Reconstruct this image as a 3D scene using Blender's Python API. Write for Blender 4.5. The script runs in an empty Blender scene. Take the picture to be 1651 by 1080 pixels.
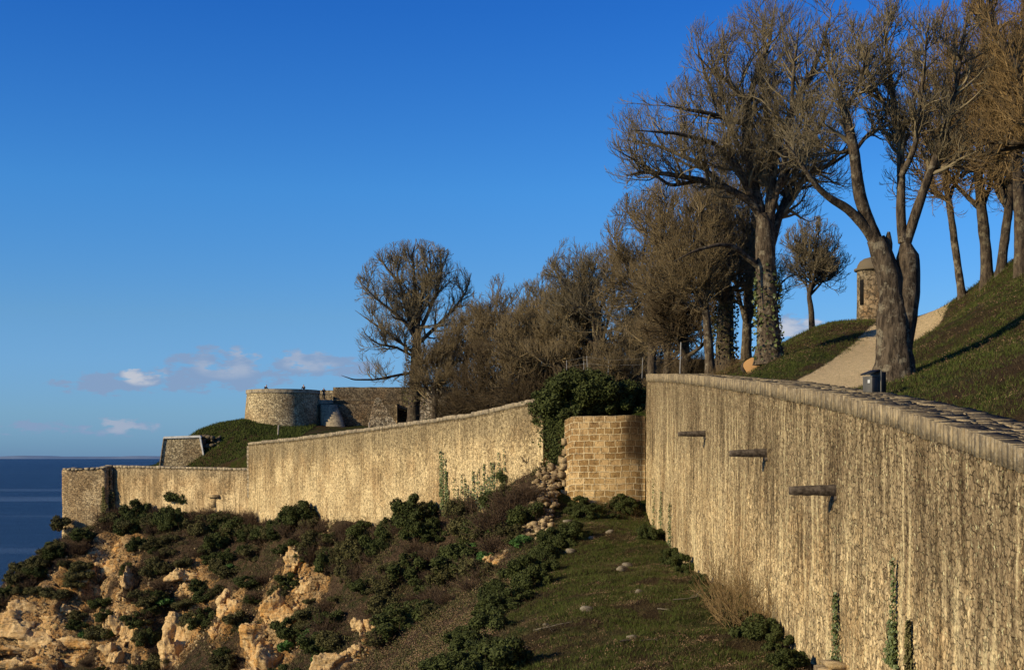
import bpy, math, random
import numpy as np
from mathutils import Vector, noise as mnoise
random.seed(7)
C = bpy.context.scene.collection
F = 2200.0; CX = 825.5; HY = 735.0
def P(x, y, Y): return np.array([(x-CX)/F*Y, Y, (HY-y)/F*Y])
def rnd(a, b): return random.uniform(a, b)

# ------------------------------------------------------------------ numpy noise
def _h(ix, iy, iz, s):
    n = (ix*374761393 + iy*668265263 + iz*2147483647 + s*974634777) & 0xffffffff
    n = ((n ^ (n >> 13))*1274126177) & 0xffffffff
    n = ((n ^ (n >> 16))*2246822519) & 0xffffffff
    return ((n ^ (n >> 15)) & 0xffffff)/float(0xffffff)
def vnoise(p, s=0):
    i = np.floor(p).astype(np.int64); f = p-i; f = f*f*(3-2*f); r = 0
    for dx in (0,1):
        for dy in (0,1):
            for dz in (0,1):
                w = (f[:,0] if dx else 1-f[:,0])*(f[:,1] if dy else 1-f[:,1])*(f[:,2] if dz else 1-f[:,2])
                r = r+w*_h(i[:,0]+dx, i[:,1]+dy, i[:,2]+dz, s)
    return r
def fbm(p, o=4, s=0):
    a = 1; t = 0; r = 0
    for k in range(o):
        r = r+a*vnoise(p*(2**k)+k*17.3, s+k); t += a; a *= .5
    return r/t
def worley(p, s=0):
    i = np.floor(p).astype(np.int64); d1 = np.full(len(p), 9.); d2 = d1.copy(); cid = np.zeros(len(p))
    for dx in (-1,0,1):
        for dy in (-1,0,1):
            for dz in (-1,0,1):
                c = i+np.array([dx,dy,dz])
                q = c+np.stack([_h(c[:,0],c[:,1],c[:,2],s+k) for k in (1,2,3)],1)
                d = np.linalg.norm(p-q, axis=1); v = _h(c[:,0],c[:,1],c[:,2],s+9)
                m = d < d1; d2 = np.where(m, d1, np.minimum(d2, d)); cid = np.where(m, v, cid); d1 = np.where(m, d, d1)
    return d1, d2, cid

def norm(v): return v/(np.linalg.norm(v, axis=-1, keepdims=True)+1e-9)
# ------------------------------------------------------------------ mesh helpers
def mesh(name, V, Fq, mat=None, parent=None, smooth=False, uv=None, loc=None, tris=None, mats=None, midx=None):
    V = np.asarray(V, dtype=np.float32).reshape(-1,3); me = bpy.data.meshes.new(name)
    Fq = np.asarray(Fq if Fq is not None else np.zeros((0,4)), dtype=np.int32).reshape(-1,4)
    T = np.asarray(tris if tris is not None else np.zeros((0,3)), dtype=np.int32).reshape(-1,3)
    if loc is not None: V = V-np.asarray(loc, dtype=np.float32)
    me.vertices.add(len(V)); me.vertices.foreach_set('co', V.ravel())
    lv = np.concatenate([Fq.ravel(), T.ravel()]); me.loops.add(len(lv)); me.loops.foreach_set('vertex_index', lv)
    n = len(Fq)+len(T); me.polygons.add(n)
    ls = np.concatenate([np.arange(len(Fq))*4, len(Fq)*4+np.arange(len(T))*3]).astype(np.int32)
    lt = np.concatenate([np.full(len(Fq),4), np.full(len(T),3)]).astype(np.int32)
    me.polygons.foreach_set('loop_start', ls); me.polygons.foreach_set('loop_total', lt)
    if smooth: me.polygons.foreach_set('use_smooth', np.ones(n, dtype=bool))
    if uv is not None:
        l = me.uv_layers.new(name='UVMap'); l.data.foreach_set('uv', np.asarray(uv, dtype=np.float32)[lv].ravel())
    if mat: me.materials.append(mat)
    if mats:
        for m in mats: me.materials.append(m)
        me.polygons.foreach_set('material_index', np.asarray(midx, dtype=np.int32))
    me.update(calc_edges=True); me.validate()
    o = bpy.data.objects.new(name, me); C.objects.link(o)
    if loc is not None: o.location = loc
    if parent: 
        o.parent = parent
        if loc is not None: o.location = (0,0,0)
    return o
def tag(o, label=None, cat=None, group=None, kind=None):
    if label: o['label'] = label
    if cat: o['category'] = cat
    if group: o['group'] = group
    if kind: o['kind'] = kind
    return o
def thing(name, loc, label, cat, group=None):
    o = bpy.data.objects.new(name, None); C.objects.link(o); o.location = loc; o.empty_display_size = .3
    return tag(o, label, cat, group)
def copy_tree(o, parent=None):
    c = o.copy(); C.objects.link(c)
    if parent: c.parent = parent
    for ch in o.children: copy_tree(ch, c)
    return c
BOXF = np.array([[0,1,3,2],[4,6,7,5],[0,4,5,1],[2,3,7,6],[0,2,6,4],[1,5,7,3]])
BOXV = np.array([[x,y,z] for x in (0,1) for y in (0,1) for z in (0,1)], float)
class MB:
    def __init__(s): s.V = []; s.F = []; s.n = 0
    def add(s, V, Fq):
        s.V.append(np.asarray(V, float)); s.F.append(np.asarray(Fq)+s.n); s.n += len(V)
    def box(s, a, b, jit=0, ax=None, org=None):
        a = np.array(a, float); b = np.array(b, float); v = a+BOXV*(b-a)
        if jit: v = v+np.random.uniform(-jit, jit, v.shape)
        if ax is not None: v = np.asarray(org)+v@np.asarray(ax)
        s.add(v, BOXF)
    def tube(s, pts, rad, n=8):
        V, Fq = tubes(np.array([pts], float), np.array([rad], float), n, True); s.add(V, Fq)
    def build(s, name, mat, parent=None, smooth=False, loc=None, mod=None):
        o = mesh(name, np.concatenate(s.V), np.concatenate(s.F), mat, parent, smooth, loc=loc); return o
def tubes(pts, rad, sides, cap=False):
    N, n, _ = pts.shape
    d = np.empty_like(pts); d[:,1:-1] = pts[:,2:]-pts[:,:-2]; d[:,0] = pts[:,1]-pts[:,0]; d[:,-1] = pts[:,-1]-pts[:,-2]
    d /= np.linalg.norm(d, axis=2, keepdims=True)+1e-9
    g = pts[:,-1]-pts[:,0]; g /= np.linalg.norm(g, axis=1, keepdims=True)+1e-9
    ref = np.where(np.abs(g[:,2:3]) < .8, np.array([[0,0,1.]]), np.array([[1.,0,0]]))[:,None,:]
    u = np.cross(d, ref); u /= np.linalg.norm(u, axis=2, keepdims=True)+1e-9; v = np.cross(d, u)
    a = np.arange(sides)/sides*2*math.pi
    V = pts[:,:,None,:]+rad[:,:,None,None]*(u[:,:,None,:]*np.cos(a)[None,None,:,None]+v[:,:,None,:]*np.sin(a)[None,None,:,None])
    base = (np.arange(N)[:,None,None]*n+np.arange(n-1)[None,:,None])*sides
    k = np.arange(sides)[None,None,:]; k2 = (k+1) % sides
    Fq = np.stack([base+k, base+k2, base+sides+k2, base+sides+k], -1).reshape(-1,4)
    V = V.reshape(-1,3)
    if cap and sides in (4, 6, 8, 12):
        ex = []
        for i in range(N):
            for r in (0, n-1):
                o = (i*n+r)*sides
                for q in range(1, sides-1, 2): ex.append([o, o+q, o+q+1, o+(q+2) % sides])
        Fq = np.concatenate([Fq, np.array(ex)])
    return V, Fq

# ------------------------------------------------------------------ node materials
class NT:
    def __init__(s, nt): s.t = nt; s.n = nt.nodes; s.l = nt.links
    def new(s, ty, **k):
        n = s.n.new(ty)
        for a, v in k.items(): setattr(n, a, v)
        return n
    def put(s, sock, v):
        if isinstance(v, bpy.types.NodeSocket): s.l.new(v, sock)
        elif isinstance(v, (tuple, list)) and len(v) == 3 and sock.type == 'RGBA': sock.default_value = (*v, 1)
        else: sock.default_value = v
    def math(s, op, a, b=None, c=None, clamp=False):
        n = s.new('ShaderNodeMath', operation=op, use_clamp=clamp); s.put(n.inputs[0], a)
        if b is not None: s.put(n.inputs[1], b)
        if c is not None: s.put(n.inputs[2], c)
        return n.outputs[0]
    def vmath(s, op, a, b=None):
        n = s.new('ShaderNodeVectorMath', operation=op); s.put(n.inputs[0], a)
        if b is not None: s.put(n.inputs[1], b)
        return n.outputs[0]
    def mix(s, f, a, b, bt='MIX'):
        n = s.new('ShaderNodeMix', data_type='RGBA', blend_type=bt); s.put(n.inputs[0], f); s.put(n.inputs[6], a); s.put(n.inputs[7], b); return n.outputs[2]
    def noise(s, vec, scale, detail=4, rough=.55, w=False, dist=0):
        n = s.new('ShaderNodeTexNoise'); s.put(n.inputs['Vector'], vec); n.inputs['Scale'].default_value = scale
        n.inputs['Detail'].default_value = detail; n.inputs['Roughness'].default_value = rough; n.inputs['Distortion'].default_value = dist
        return n.outputs['Fac'] if not w else n.outputs['Color']
    def ramp(s, f, lo, hi, a=0., b=1.):
        n = s.new('ShaderNodeMapRange', clamp=True, interpolation_type='SMOOTHSTEP'); s.put(n.inputs[0], f)
        n.inputs[1].default_value = lo; n.inputs[2].default_value = hi; n.inputs[3].default_value = a; n.inputs[4].default_value = b; return n.outputs[0]
    def scale(s, vec, sc):
        n = s.new('ShaderNodeMapping'); s.put(n.inputs[0], vec); n.inputs['Scale'].default_value = sc; return n.outputs[0]
    def bump(s, h, st, dist, nrm=None):
        n = s.new('ShaderNodeBump'); n.inputs['Strength'].default_value = st; n.inputs['Distance'].default_value = dist; s.put(n.inputs['Height'], h)
        if nrm is not None: s.put(n.inputs['Normal'], nrm)
        return n.outputs[0]
def mat(name, rough=.9, spec=.2):
    m = bpy.data.materials.new(name); m.use_nodes = True; t = NT(m.node_tree)
    b = m.node_tree.nodes['Principled BSDF']; b.inputs['Roughness'].default_value = rough; b.inputs['Specular IOR Level'].default_value = spec
    return m, t, b
def simple(name, c1, c2, scale=3, rough=.85, spec=.2, bump=0, metal=0):
    m, t, b = mat(name, rough, spec); co = t.new('ShaderNodeTexCoord').outputs['Object']
    f = t.ramp(t.noise(co, scale, 5), .3, .7); t.put(b.inputs['Base Color'], t.mix(f, c1, c2)); b.inputs['Metallic'].default_value = metal
    if bump: t.put(b.inputs['Normal'], t.bump(t.noise(co, scale*4, 4), .6, bump))
    return m
def masonry(name, su, sv, light, mid, dark, grey, weather=.5, drip=.5, gap=.06, bumpd=.05, plaster=0, brick=False, greytop=4.0, contrast=1.0, eflo=.85, painted_shade=None, streak=0):
    m, t, b = mat(name, .95, .1)
    uv = t.new('ShaderNodeTexCoord').outputs['UV']
    nd = t.vmath('SCALE', t.vmath('SUBTRACT', t.noise(uv, 2.2, 3, w=True), (.5,.5,.5))); nd.node.inputs['Scale'].default_value = .12 if brick else .35
    d = t.vmath('ADD', uv, nd)
    if brick:
        br = t.new('ShaderNodeTexBrick'); t.put(br.inputs['Vector'], t.vmath('ADD', uv, nd)); br.inputs['Scale'].default_value = 1
        br.inputs['Brick Width'].default_value = su; br.inputs['Row Height'].default_value = sv; br.inputs['Mortar Size'].default_value = gap
        br.inputs['Mortar Smooth'].default_value = .6; br.inputs['Bias'].default_value = 0
        br.inputs['Color1'].default_value = (0,0,0,1); br.inputs['Color2'].default_value = (1,1,1,1); br.inputs['Mortar'].default_value = (.5,.5,.5,1)
        br.squash = .8; br.squash_frequency = 3
        sx = t.new('ShaderNodeSeparateColor'); t.put(sx.inputs[0], br.outputs['Color']); r1 = sx.outputs[0]; r2 = t.noise(uv, 1.3, 2)
        edge = t.math('SUBTRACT', 1., br.outputs['Fac'])
    else:
        sc = t.scale(d, (su, sv, 1))
        v = t.new('ShaderNodeTexVoronoi', voronoi_dimensions='2D', feature='F1'); t.put(v.inputs['Vector'], sc); v.inputs['Scale'].default_value = 1; v.inputs['Randomness'].default_value = .85
        e = t.new('ShaderNodeTexVoronoi', voronoi_dimensions='2D', feature='DISTANCE_TO_EDGE'); t.put(e.inputs['Vector'], sc); e.inputs['Scale'].default_value = 1; e.inputs['Randomness'].default_value = .85
        sx = t.new('ShaderNodeSeparateColor'); t.put(sx.inputs[0], v.outputs['Color']); r1 = sx.outputs[0]; r2 = sx.outputs[1]
        edge = t.math('MAXIMUM', t.ramp(e.outputs['Distance'], .0, gap+.12), t.ramp(t.noise(uv, 3.1, 4, .7), .40, .56, 0, eflo))
    sp = t.new('ShaderNodeSeparateXYZ'); t.put(sp.inputs[0], uv); depth = t.math('MULTIPLY', sp.outputs[1], -1.)
    fine = t.noise(uv, 14, 5, .7); fine2 = t.noise(t.scale(uv, (3, 1.2, 1)), 3.5, 4, .65)
    rr = t.math('ADD', t.math('MULTIPLY', r1, 1.0 if brick else .8), t.math('MULTIPLY', fine2, .1 if brick else .35))
    c = t.mix(t.ramp(rr, .3, .95), mid, light)
    c = t.mix(t.math('MULTIPLY', t.ramp(r2, .72, .8), .6*contrast), c, dark)
    if plaster:
        pm = t.ramp(t.math('ADD', t.noise(uv, .35, 5, .65), t.math('MULTIPLY', depth, .03)), .5, .62)
        pm = t.math('MULTIPLY', pm, plaster); c = t.mix(pm, c, light)
        edge = t.math('MAXIMUM', edge, t.math('MULTIPLY', pm, .85))
    # warm iron stains low on the wall
    c = t.mix(t.math('MULTIPLY', t.ramp(t.noise(uv, .22, 4), .5, .7), .45), c, (.42, .23, .085))
    pt = t.math('ADD', t.math('MULTIPLY', t.noise(uv, .16, 3, .5), .6), t.math('MULTIPLY', t.noise(t.scale(uv, (1,.5,1)), .6, 5, .7), .4)); c = t.mix(t.math('MULTIPLY', t.ramp(pt, .47, .60), .75), c, t.mix(1., c, (.50,.43,.37), 'MULTIPLY')); c = t.mix(t.math('MULTIPLY', t.ramp(pt, .45, .36), .5), c, t.mix(.6, c, light))
    # grey weathering, thickest under the coping, running down in drips
    dr = t.noise(t.scale(uv, (1.6, .09, 1)), 1.6, 5, .7)
    blot = t.noise(uv, .5, 6, .65)
    w = t.math('ADD', t.math('MULTIPLY', blot, .7), t.math('MULTIPLY', dr, drip))
    w = t.math('ADD', w, t.ramp(depth, 0, greytop, .24, -.12))
    w = t.math('MULTIPLY', t.ramp(t.math('ADD', w, t.math('MULTIPLY', fine, .3)), .62, 1.02), weather)
    c = t.mix(t.math('MULTIPLY', w, .8), c, grey)
    mot = t.noise(t.scale(uv, (1.15, .8, 1)), 4.2, 8, .8); c = t.mix(t.math('MULTIPLY', t.ramp(mot, .52, .40), .85*contrast, clamp=True), c, dark)
    c = t.mix(t.math('MULTIPLY', t.ramp(mot, .56, .68), .5), c, tuple(min(1,k*1.25) for k in light))
    c = t.mix(t.math('MULTIPLY', t.ramp(t.noise(t.scale(uv, (1, .35, 1)), 9, 5, .7), .46, .34), .6*contrast), c, tuple(k*.8 for k in dark))
    c = t.mix(t.math('SUBTRACT', 1., edge), c, tuple(k*.45 for k in dark) if not brick else (.70,.54,.30))
    pit = t.ramp(t.noise(t.scale(uv, (1.1, .85, 1)), 3.3, 7, .72), .545, .62); c = t.mix(t.math('MULTIPLY', pit, .8*contrast, clamp=True), c, tuple(k*.9 for k in dark))
    fl = t.ramp(t.noise(t.scale(uv, (1.2, .7, 1)), 6.5, 6, .75), .57, .66); c = t.mix(t.math('MULTIPLY', fl, .7), c, tuple(min(1,k*1.35) for k in light))
    t.put(b.inputs['Base Color'], c)
    if streak:
        s1 = t.noise(t.scale(uv, (1.3, .075, 1)), 1.9, 5, .65); s2 = t.noise(t.scale(uv, (.55, .16, 1)), .8, 4, .6)
        sk = t.math('ADD', t.math('MULTIPLY', s1, .6), t.math('MULTIPLY', s2, .4)); sk = t.math('SUBTRACT', sk, t.math('MULTIPLY', depth, .007))
        c = t.mix(t.math('MULTIPLY', t.ramp(sk, .45, .58), streak), c, t.mix(.62, c, (.12,.085,.05), 'MULTIPLY')); c = t.mix(t.math('MULTIPLY', t.ramp(sk, .44, .36), streak*.6), c, t.mix(.55, c, tuple(min(1,k*1.15) for k in light)))
        t.put(b.inputs['Base Color'], c)
    if painted_shade:
        su_ = t.math('ADD', sp.outputs[0], t.math('MULTIPLY', blot, 2.0)); sm_ = t.math('MULTIPLY', t.ramp(su_, painted_shade[0], painted_shade[1]), t.ramp(t.math('ADD', depth, t.math('MULTIPLY', blot, 2.)), 5.6, 4.2)); c = t.mix(t.math('MULTIPLY', sm_, .85), c, (.055,.032,.016)); t.put(b.inputs['Base Color'], c)  # shade on the wall's turned-away right end, painted as a dark mask
    h = t.math('ADD', t.math('MULTIPLY', edge, .6), t.math('ADD', t.math('MULTIPLY', fine, .35), t.math('SUBTRACT', t.math('MULTIPLY', r1, .35), t.math('MULTIPLY', pit, .5))))
    t.put(b.inputs['Normal'], t.bump(h, 1., bumpd))
    return m

LIGHT=(.62,.475,.265); MID=(.44,.32,.165); DARK=(.12,.082,.045); GREY=(.19,.155,.105)
M_A = masonry('rubble_wall_stone', 5.2, 6.2, (.95,.70,.36), (.68,.48,.225), (.10,.066,.03), (.23,.17,.095), weather=.95, drip=.75, gap=.05, bumpd=.04, greytop=7, contrast=.88, eflo=.85, streak=1.)
M_B = masonry('rendered_wall_stone', 4.0, 5.0, (.80,.60,.31), (.60,.44,.21), (.15,.105,.05), (.26,.2,.11), weather=1., drip=.6, gap=.03, bumpd=.05, plaster=.6, greytop=4, eflo=1., contrast=1., streak=.6)
M_C = masonry('plaster_wall', 2.6, 3.4, (.76,.56,.29), (.62,.44,.22), (.17,.12,.06), (.25,.2,.12), weather=.7, drip=.6, gap=.02, bumpd=.03, plaster=1., greytop=2, streak=.8)
M_M = masonry('ashlar_block_stone', .85, .5, (.74,.51,.235), (.40,.25,.095), (.26,.16,.07), (.15,.10,.06), weather=.6, drip=.2, gap=.045, bumpd=.09, brick=True, greytop=3, painted_shade=(5.4,6.6), contrast=.45)
M_T = masonry('tower_stone', 2.6, 4.2, (.70,.55,.30), (.50,.38,.2), (.14,.10,.055), (.24,.19,.11), weather=.5, drip=.2, gap=.05, bumpd=.05, greytop=3)
M_FORT = masonry('fort_stone', 2.4, 3.8, (.42,.32,.18), (.27,.2,.11), (.07,.05,.03), (.12,.095,.06), weather=.8, drip=.3, gap=.06, bumpd=.06, greytop=5)
M_CORN = masonry('corner_stone', 1.9, 3.4, (.74,.55,.29), (.54,.38,.185), (.16,.11,.06), (.24,.19,.12), weather=.6, drip=.3, gap=.06, bumpd=.06, plaster=.4, greytop=2.5)
def coping_mat(name, a, b2, c3, top=False):
    m, t, b = mat(name, .95, .1); co = t.new('ShaderNodeTexCoord').outputs['Object']
    gi = t.new('ShaderNodeNewGeometry').outputs['Random Per Island']
    n = t.noise(co, 2.2, 6, .7); c = t.mix(t.ramp(t.math('ADD', t.math('MULTIPLY', gi, .28), t.noise(co, 5, 5, .75)), .4, .85), a, b2)
    c = t.mix(t.ramp(n, .42, .62), c, c3); c = t.mix(t.math('MULTIPLY', t.ramp(t.noise(co, 9, 4), .55, .7), .5), c, (.42,.36,.25))
    if top:
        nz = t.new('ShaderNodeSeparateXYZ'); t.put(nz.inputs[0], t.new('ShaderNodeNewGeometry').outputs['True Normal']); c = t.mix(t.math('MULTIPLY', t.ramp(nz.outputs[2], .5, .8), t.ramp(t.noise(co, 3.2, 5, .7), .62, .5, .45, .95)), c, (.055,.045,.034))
    t.put(b.inputs['Base Color'], c); t.put(b.inputs['Normal'], t.bump(t.noise(co, 12, 5, .7), .8, .05)); return m
M_COPA = coping_mat('coping_stone', (.22,.17,.10), (.42,.32,.18), (.17,.13,.078), True)
M_COPB = coping_mat('far_coping_stone', (.3,.24,.155), (.42,.33,.2), (.17,.135,.09))
M_WHITE = simple('white_lichen_stone', (.5,.46,.38), (.72,.68,.58), 2, bump=.03)
M_RUB = coping_mat('rubble_stone', (.26,.18,.09), (.50,.36,.18), (.15,.10,.05))
def leafmat(name, c1, c2, spec=.25, rough=.6):
    m, t, b = mat(name, rough, spec); g = t.new('ShaderNodeNewGeometry').outputs['Random Per Island']
    oi = t.new('ShaderNodeObjectInfo').outputs['Random']; co = t.new('ShaderNodeTexCoord').outputs['Object']
    f = t.math('ADD', t.math('MULTIPLY', g, .6), t.math('MULTIPLY', t.noise(co, .9, 3), .5))
    c = t.mix(t.math('ADD', f, t.math('MULTIPLY', oi, .25), clamp=True), c1, c2); t.put(b.inputs['Base Color'], c)
    return m
M_LEAF = leafmat('dark_leaf', (.014,.020,.005), (.075,.085,.022), .12, .75)
M_LEAF2 = leafmat('olive_leaf', (.022,.022,.008), (.12,.105,.036), .12, .8)
M_IVY = leafmat('ivy_leaf', (.025,.042,.010), (.14,.16,.045), .35, .5)
M_DRYL = leafmat('dry_litter', (.035,.02,.012), (.32,.2,.11), .1, .9)
M_BRIGHT = leafmat('bright_leaf', (.035,.075,.012), (.08,.16,.03))
M_GRASS = leafmat('grass_blade', (.016,.026,.005), (.085,.10,.02), .1, .85)
M_DRY = leafmat('dry_stalk', (.03,.018,.011), (.13,.085,.05), .1, .9)
M_DRYG = leafmat('dry_grass', (.035,.026,.012), (.13,.095,.04), .1, .9)
def bark(name, c1, c2, lich, sc=6):
    m, t, b = mat(name, .95, .1); co = t.new('ShaderNodeTexCoord').outputs['Object']
    n = t.noise(t.scale(co, (1,1,.3)), sc, 6, .7); c = t.mix(t.ramp(n, .35, .65), c1, c2)
    c = t.mix(t.math('MULTIPLY', t.ramp(t.noise(co, 2.3, 5, .7), .52, .62), .7), c, lich)
    t.put(b.inputs['Base Color'], c); t.put(b.inputs['Normal'], t.bump(n, 1., .12)); return m
M_BARK = bark('ash_bark', (.03,.022,.015), (.13,.095,.06), (.24,.2,.13))
M_BARKD = bark('dark_bark', (.035,.026,.018), (.11,.08,.05), (.17,.14,.085))
def twig(name, c1, c2):
    m, t, b = mat(name, .9, .1); g = t.new('ShaderNodeNewGeometry').outputs['Random Per Island']; co = t.new('ShaderNodeTexCoord').outputs['Object']
    t.put(b.inputs['Base Color'], t.mix(t.math('ADD', t.math('MULTIPLY', g, .6), t.math('MULTIPLY', t.noise(co, .5, 3), .4)), c1, c2)); return m
M_TWG = twig('grey_twig', (.06,.048,.03), (.30,.235,.13))
M_TWB = twig('brown_twig', (.06,.045,.026), (.30,.22,.11))
M_THK = twig('thicket_twig', (.035,.025,.015), (.17,.12,.062))
M_TWO = twig('russet_twig', (.06,.04,.018), (.33,.215,.09))

# ------------------------------------------------------------------ terrain
def tps(pts):
    pts = np.array(pts, float); XY = pts[:,:2]; n = len(pts)
    def U(r2): return r2*np.log(r2+1e-9)
    K = U(((XY[:,None]-XY[None])**2).sum(-1))+np.eye(n)*1.0
    Pm = np.c_[np.ones(n), XY]; A = np.zeros((n+3,n+3)); A[:n,:n] = K; A[:n,n:] = Pm; A[n:,:n] = Pm.T
    w = np.linalg.solve(A, np.r_[pts[:,2], 0,0,0])
    def f(x, y):
        x = np.atleast_1d(np.asarray(x, float)); y = np.atleast_1d(np.asarray(y, float)); out = np.zeros(x.shape); 
        fl = x.ravel(); fy = y.ravel(); o = np.zeros(len(fl))
        for s in range(0, len(fl), 20000):
            q = np.c_[fl[s:s+20000], fy[s:s+20000]]
            o[s:s+20000] = U(((q[:,None]-XY[None])**2).sum(-1))@w[:n]+w[n]+q@w[n+1:]
        return o.reshape(x.shape)
    return f
AX = 10.7
def A_top(Y): return np.interp(Y, [10,28.5,37.7,45.3,57.9,75.6,90,108.7], [-1.2,.17,1.29,2.06,3.11,4.40,5.40,6.50])
B_pts = [(-34,176),(-23.9,158.5),(-13.6,140.6),(-3.7,123.4),(2.6,112.8)]
B_zt = [1.76,2.3,3.08,3.87,4.9]
C_pts = [(-55.6,190),(-45,183.1),(-34.0,176.0)]; C_zt = [-1.3,-1.4,-1.6]
low = [tuple(P(x,y,Y)) for x,y,Y in [(1290,1055,50.7),(1180,970,66.4),(1100,910,85.8),(1050,845,105),(1030,817,109.3),(960,817,109),(915,815,110),
  (400,838,176),(528,836,153),(658,838,134.8),(760,830,123.4),(850,772,114),(882,752,112.3),(872,805,109.5),(800,812,118),(860,850,106),(180,838,190),(290,838,183),(460,836,164),(590,836,144),(710,832,128.5),(240,838,186),(340,838,180),
  (450,872,158),(450,1000,147),(450,1080,143),(250,880,176),(250,1000,167),(250,1080,164),(50,940,180),(50,1000,177),(0,1080,174),(0,952,181),(50,903,184),(99,868,186.5),
  (650,872,128),(650,1000,113),(600,1080,106),(760,900,118),(560,950,140),(350,960,164),(150,960,177)]]
low += [(10.7,30,-7.8),(10.7,12,-8),(7,95,-6.0),(5,80,-6.9),(2,80,-7.2),(5,62,-7.4),(0,62,-8.0),(8,50,-7.4),(0,47,-8.2),(-3,47,-9.2),(3,102,-5.4),(5,108,-4.4),
  (-6,62,-12),(-9,50,-15),(-4,80,-11),(-10,80,-15.5),(-1,95,-8.6),(-6,95,-12),(-20,60,-22),(-20,90,-22),(-30,110,-26),(-30,60,-27),(-25,30,-24),(0,20,-9),(-10,20,-17),
  (-40,130,-27),(-50,150,-29),(-66,165,-31),(-75,185,-31),(-72,200,-30),(-70,140,-33),(-70,60,-33),(-90,220,-34),(-66,187,-17)]
LOW = tps(low)
Zl = lambda Y: float(A_top(Y))-.1
up = [(12.9,Y,Zl(Y)-.12) for Y in (12,20,30,38,46,58,67,76,90,104)]
up += [(13.5,52,2.75),(18.4,67,5.1),(22,75,6.7),(25.7,85,8.45),(28,95,8.5),(30,115,7.5),(19.3,86,8.1),(16.2,80,6.55),(23,89,8.7),(14.1,75,5.3),(15.3,88,5.9),(15,100,6.1),(13.5,113,5.0),(21,102,8.0),(17,95,6.9),
  (15,40,2.3),(18.8,50,4.3),(22.5,60,7.1),(26.2,70,10.3),(28,76,10.9),(24.3,70,8.5),(22.0,71,6.5),(16.6,56,3.7),(14.8,47,2.7),(35,70,13),(40,50,13),(30,40,10),(20,34,4.6),(25,26,5),(15.5,28,1.2),(15,20,.3),(36,90,12),(33,82,11.5),
  (9.5,112,3.1),(6,112.5,3.1),(7,118,3.6),(4,121,3.8),(10,119,3.9),(-10.4,145,3.6),(-8,160,4.5),(0,142,4.6),(8,135,5.2),(-1,126,4.0),(-18,160,2.9),(-28,176,1.9),
  (-40,182.5,-1.6),(-52,190.5,-1.6),(-48.5,189,-1.6),(-46,188,-1.6),(-44,186.5,-1.6),(-50,193,-1.2),(-52,197,-1.8),(-47.5,193.5,1.2),(-43,191.5,2.7),(-39,189,2.8),(-45,196,3.6),(-32,191,3.75),(-25,193,3.9),(-15,188,4.2),(-5,185,4.5),(-33,183,2.0),(-51,200,-1.5),(-56,202,-3),(-35,215,3),(-50,220,-4),
  (0,220,4),(30,200,5),(30,150,6),(0,300,0),(60,300,3),(60,200,6),(-60,300,-25)]
UP = tps(up)
POLY = np.array([(11.6,-20),(11.6,110.9),(7.5,110.6),(4.9,111.8),(3.5,113.9),(-33.2,176.7),(-45,184.1),(-55.0,191),(-57.2,190),(-61.4,190.4),(-61.6,196),(-62,230),(-62,420),(400,420),(400,-20)])
def inside(x, y):
    r = np.zeros(x.shape, bool); n = len(POLY)
    for i in range(n):
        x1, y1 = POLY[i]; x2, y2 = POLY[(i+1) % n]
        if y1 == y2: continue
        c = ((y1 > y) != (y2 > y)) & (x < (x2-x1)*(y-y1)/(y2-y1)+x1); r ^= c
    return r
def segdist(x, y, pl, w=None):
    best = np.full(x.shape, 1e9); par = np.zeros(x.shape)
    for i in range(len(pl)-1):
        a = np.array(pl[i], float); b = np.array(pl[i+1], float); d = b-a; L2 = d@d
        t = np.clip(((x-a[0])*d[0]+(y-a[1])*d[1])/L2, 0, 1); q = np.hypot(x-a[0]-t*d[0], y-a[1]-t*d[1])
        m = q < best; best = np.where(m, q, best); par = np.where(m, i+t, par)
    return best, par
PATH = [(11.5,55.5),(13.8,60),(17.9,68),(22.1,77),(25.7,85),(28.5,95)]
ROCKS = [(60,1010,60,35,0),(190,985,22,55,0),(205,1040,30,35,0),(300,1045,38,45,0),(440,1040,60,70,1),(175,905,42,40,1),(310,940,28,16,0),(370,990,24,30,1),(495,905,30,30,1),(600,1040,30,30,0),(60,1060,80,22,2),(560,1075,40,25,0),(790,915,22,18,1),(500,960,25,22,1)]
def ray_low(x, y, lo=95, hi=215):
    Ys = np.arange(lo, hi, .25); X = (x-CX)/F*Ys; Z = (HY-y)/F*Ys; g = LOW(X, Ys); k = np.nonzero(Z < g)[0]
    return (X[k[0]], Ys[k[0]], g[k[0]]) if len(k) else None
rock_w = []
for x,y,rx,ry,k in ROCKS:
    h = ray_low(x, y)
    if h: rock_w.append((*h, rx/F*h[1], ry/F*h[1], k))
def lowmask(x, y):
    r = np.zeros(x.shape)
    for X,Y,Z,a,b,k in rock_w:
        d = np.sqrt(((x-X)/(a*1.3))**2+((y-Y)/(b*1.2+1.8))**2); r = np.maximum(r, np.clip(1.4-d, 0, 1))
    return r
PITS = []
for px_, py_, r_, d_ in ((128,1015,2.3,5.5),(160,925,1.6,3.5),(385,1045,1.6,3.5),(285,960,1.3,2.2)):
    h_ = ray_low(px_, py_)
    if h_: PITS.append((h_[0], h_[1], r_, d_))
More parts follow.
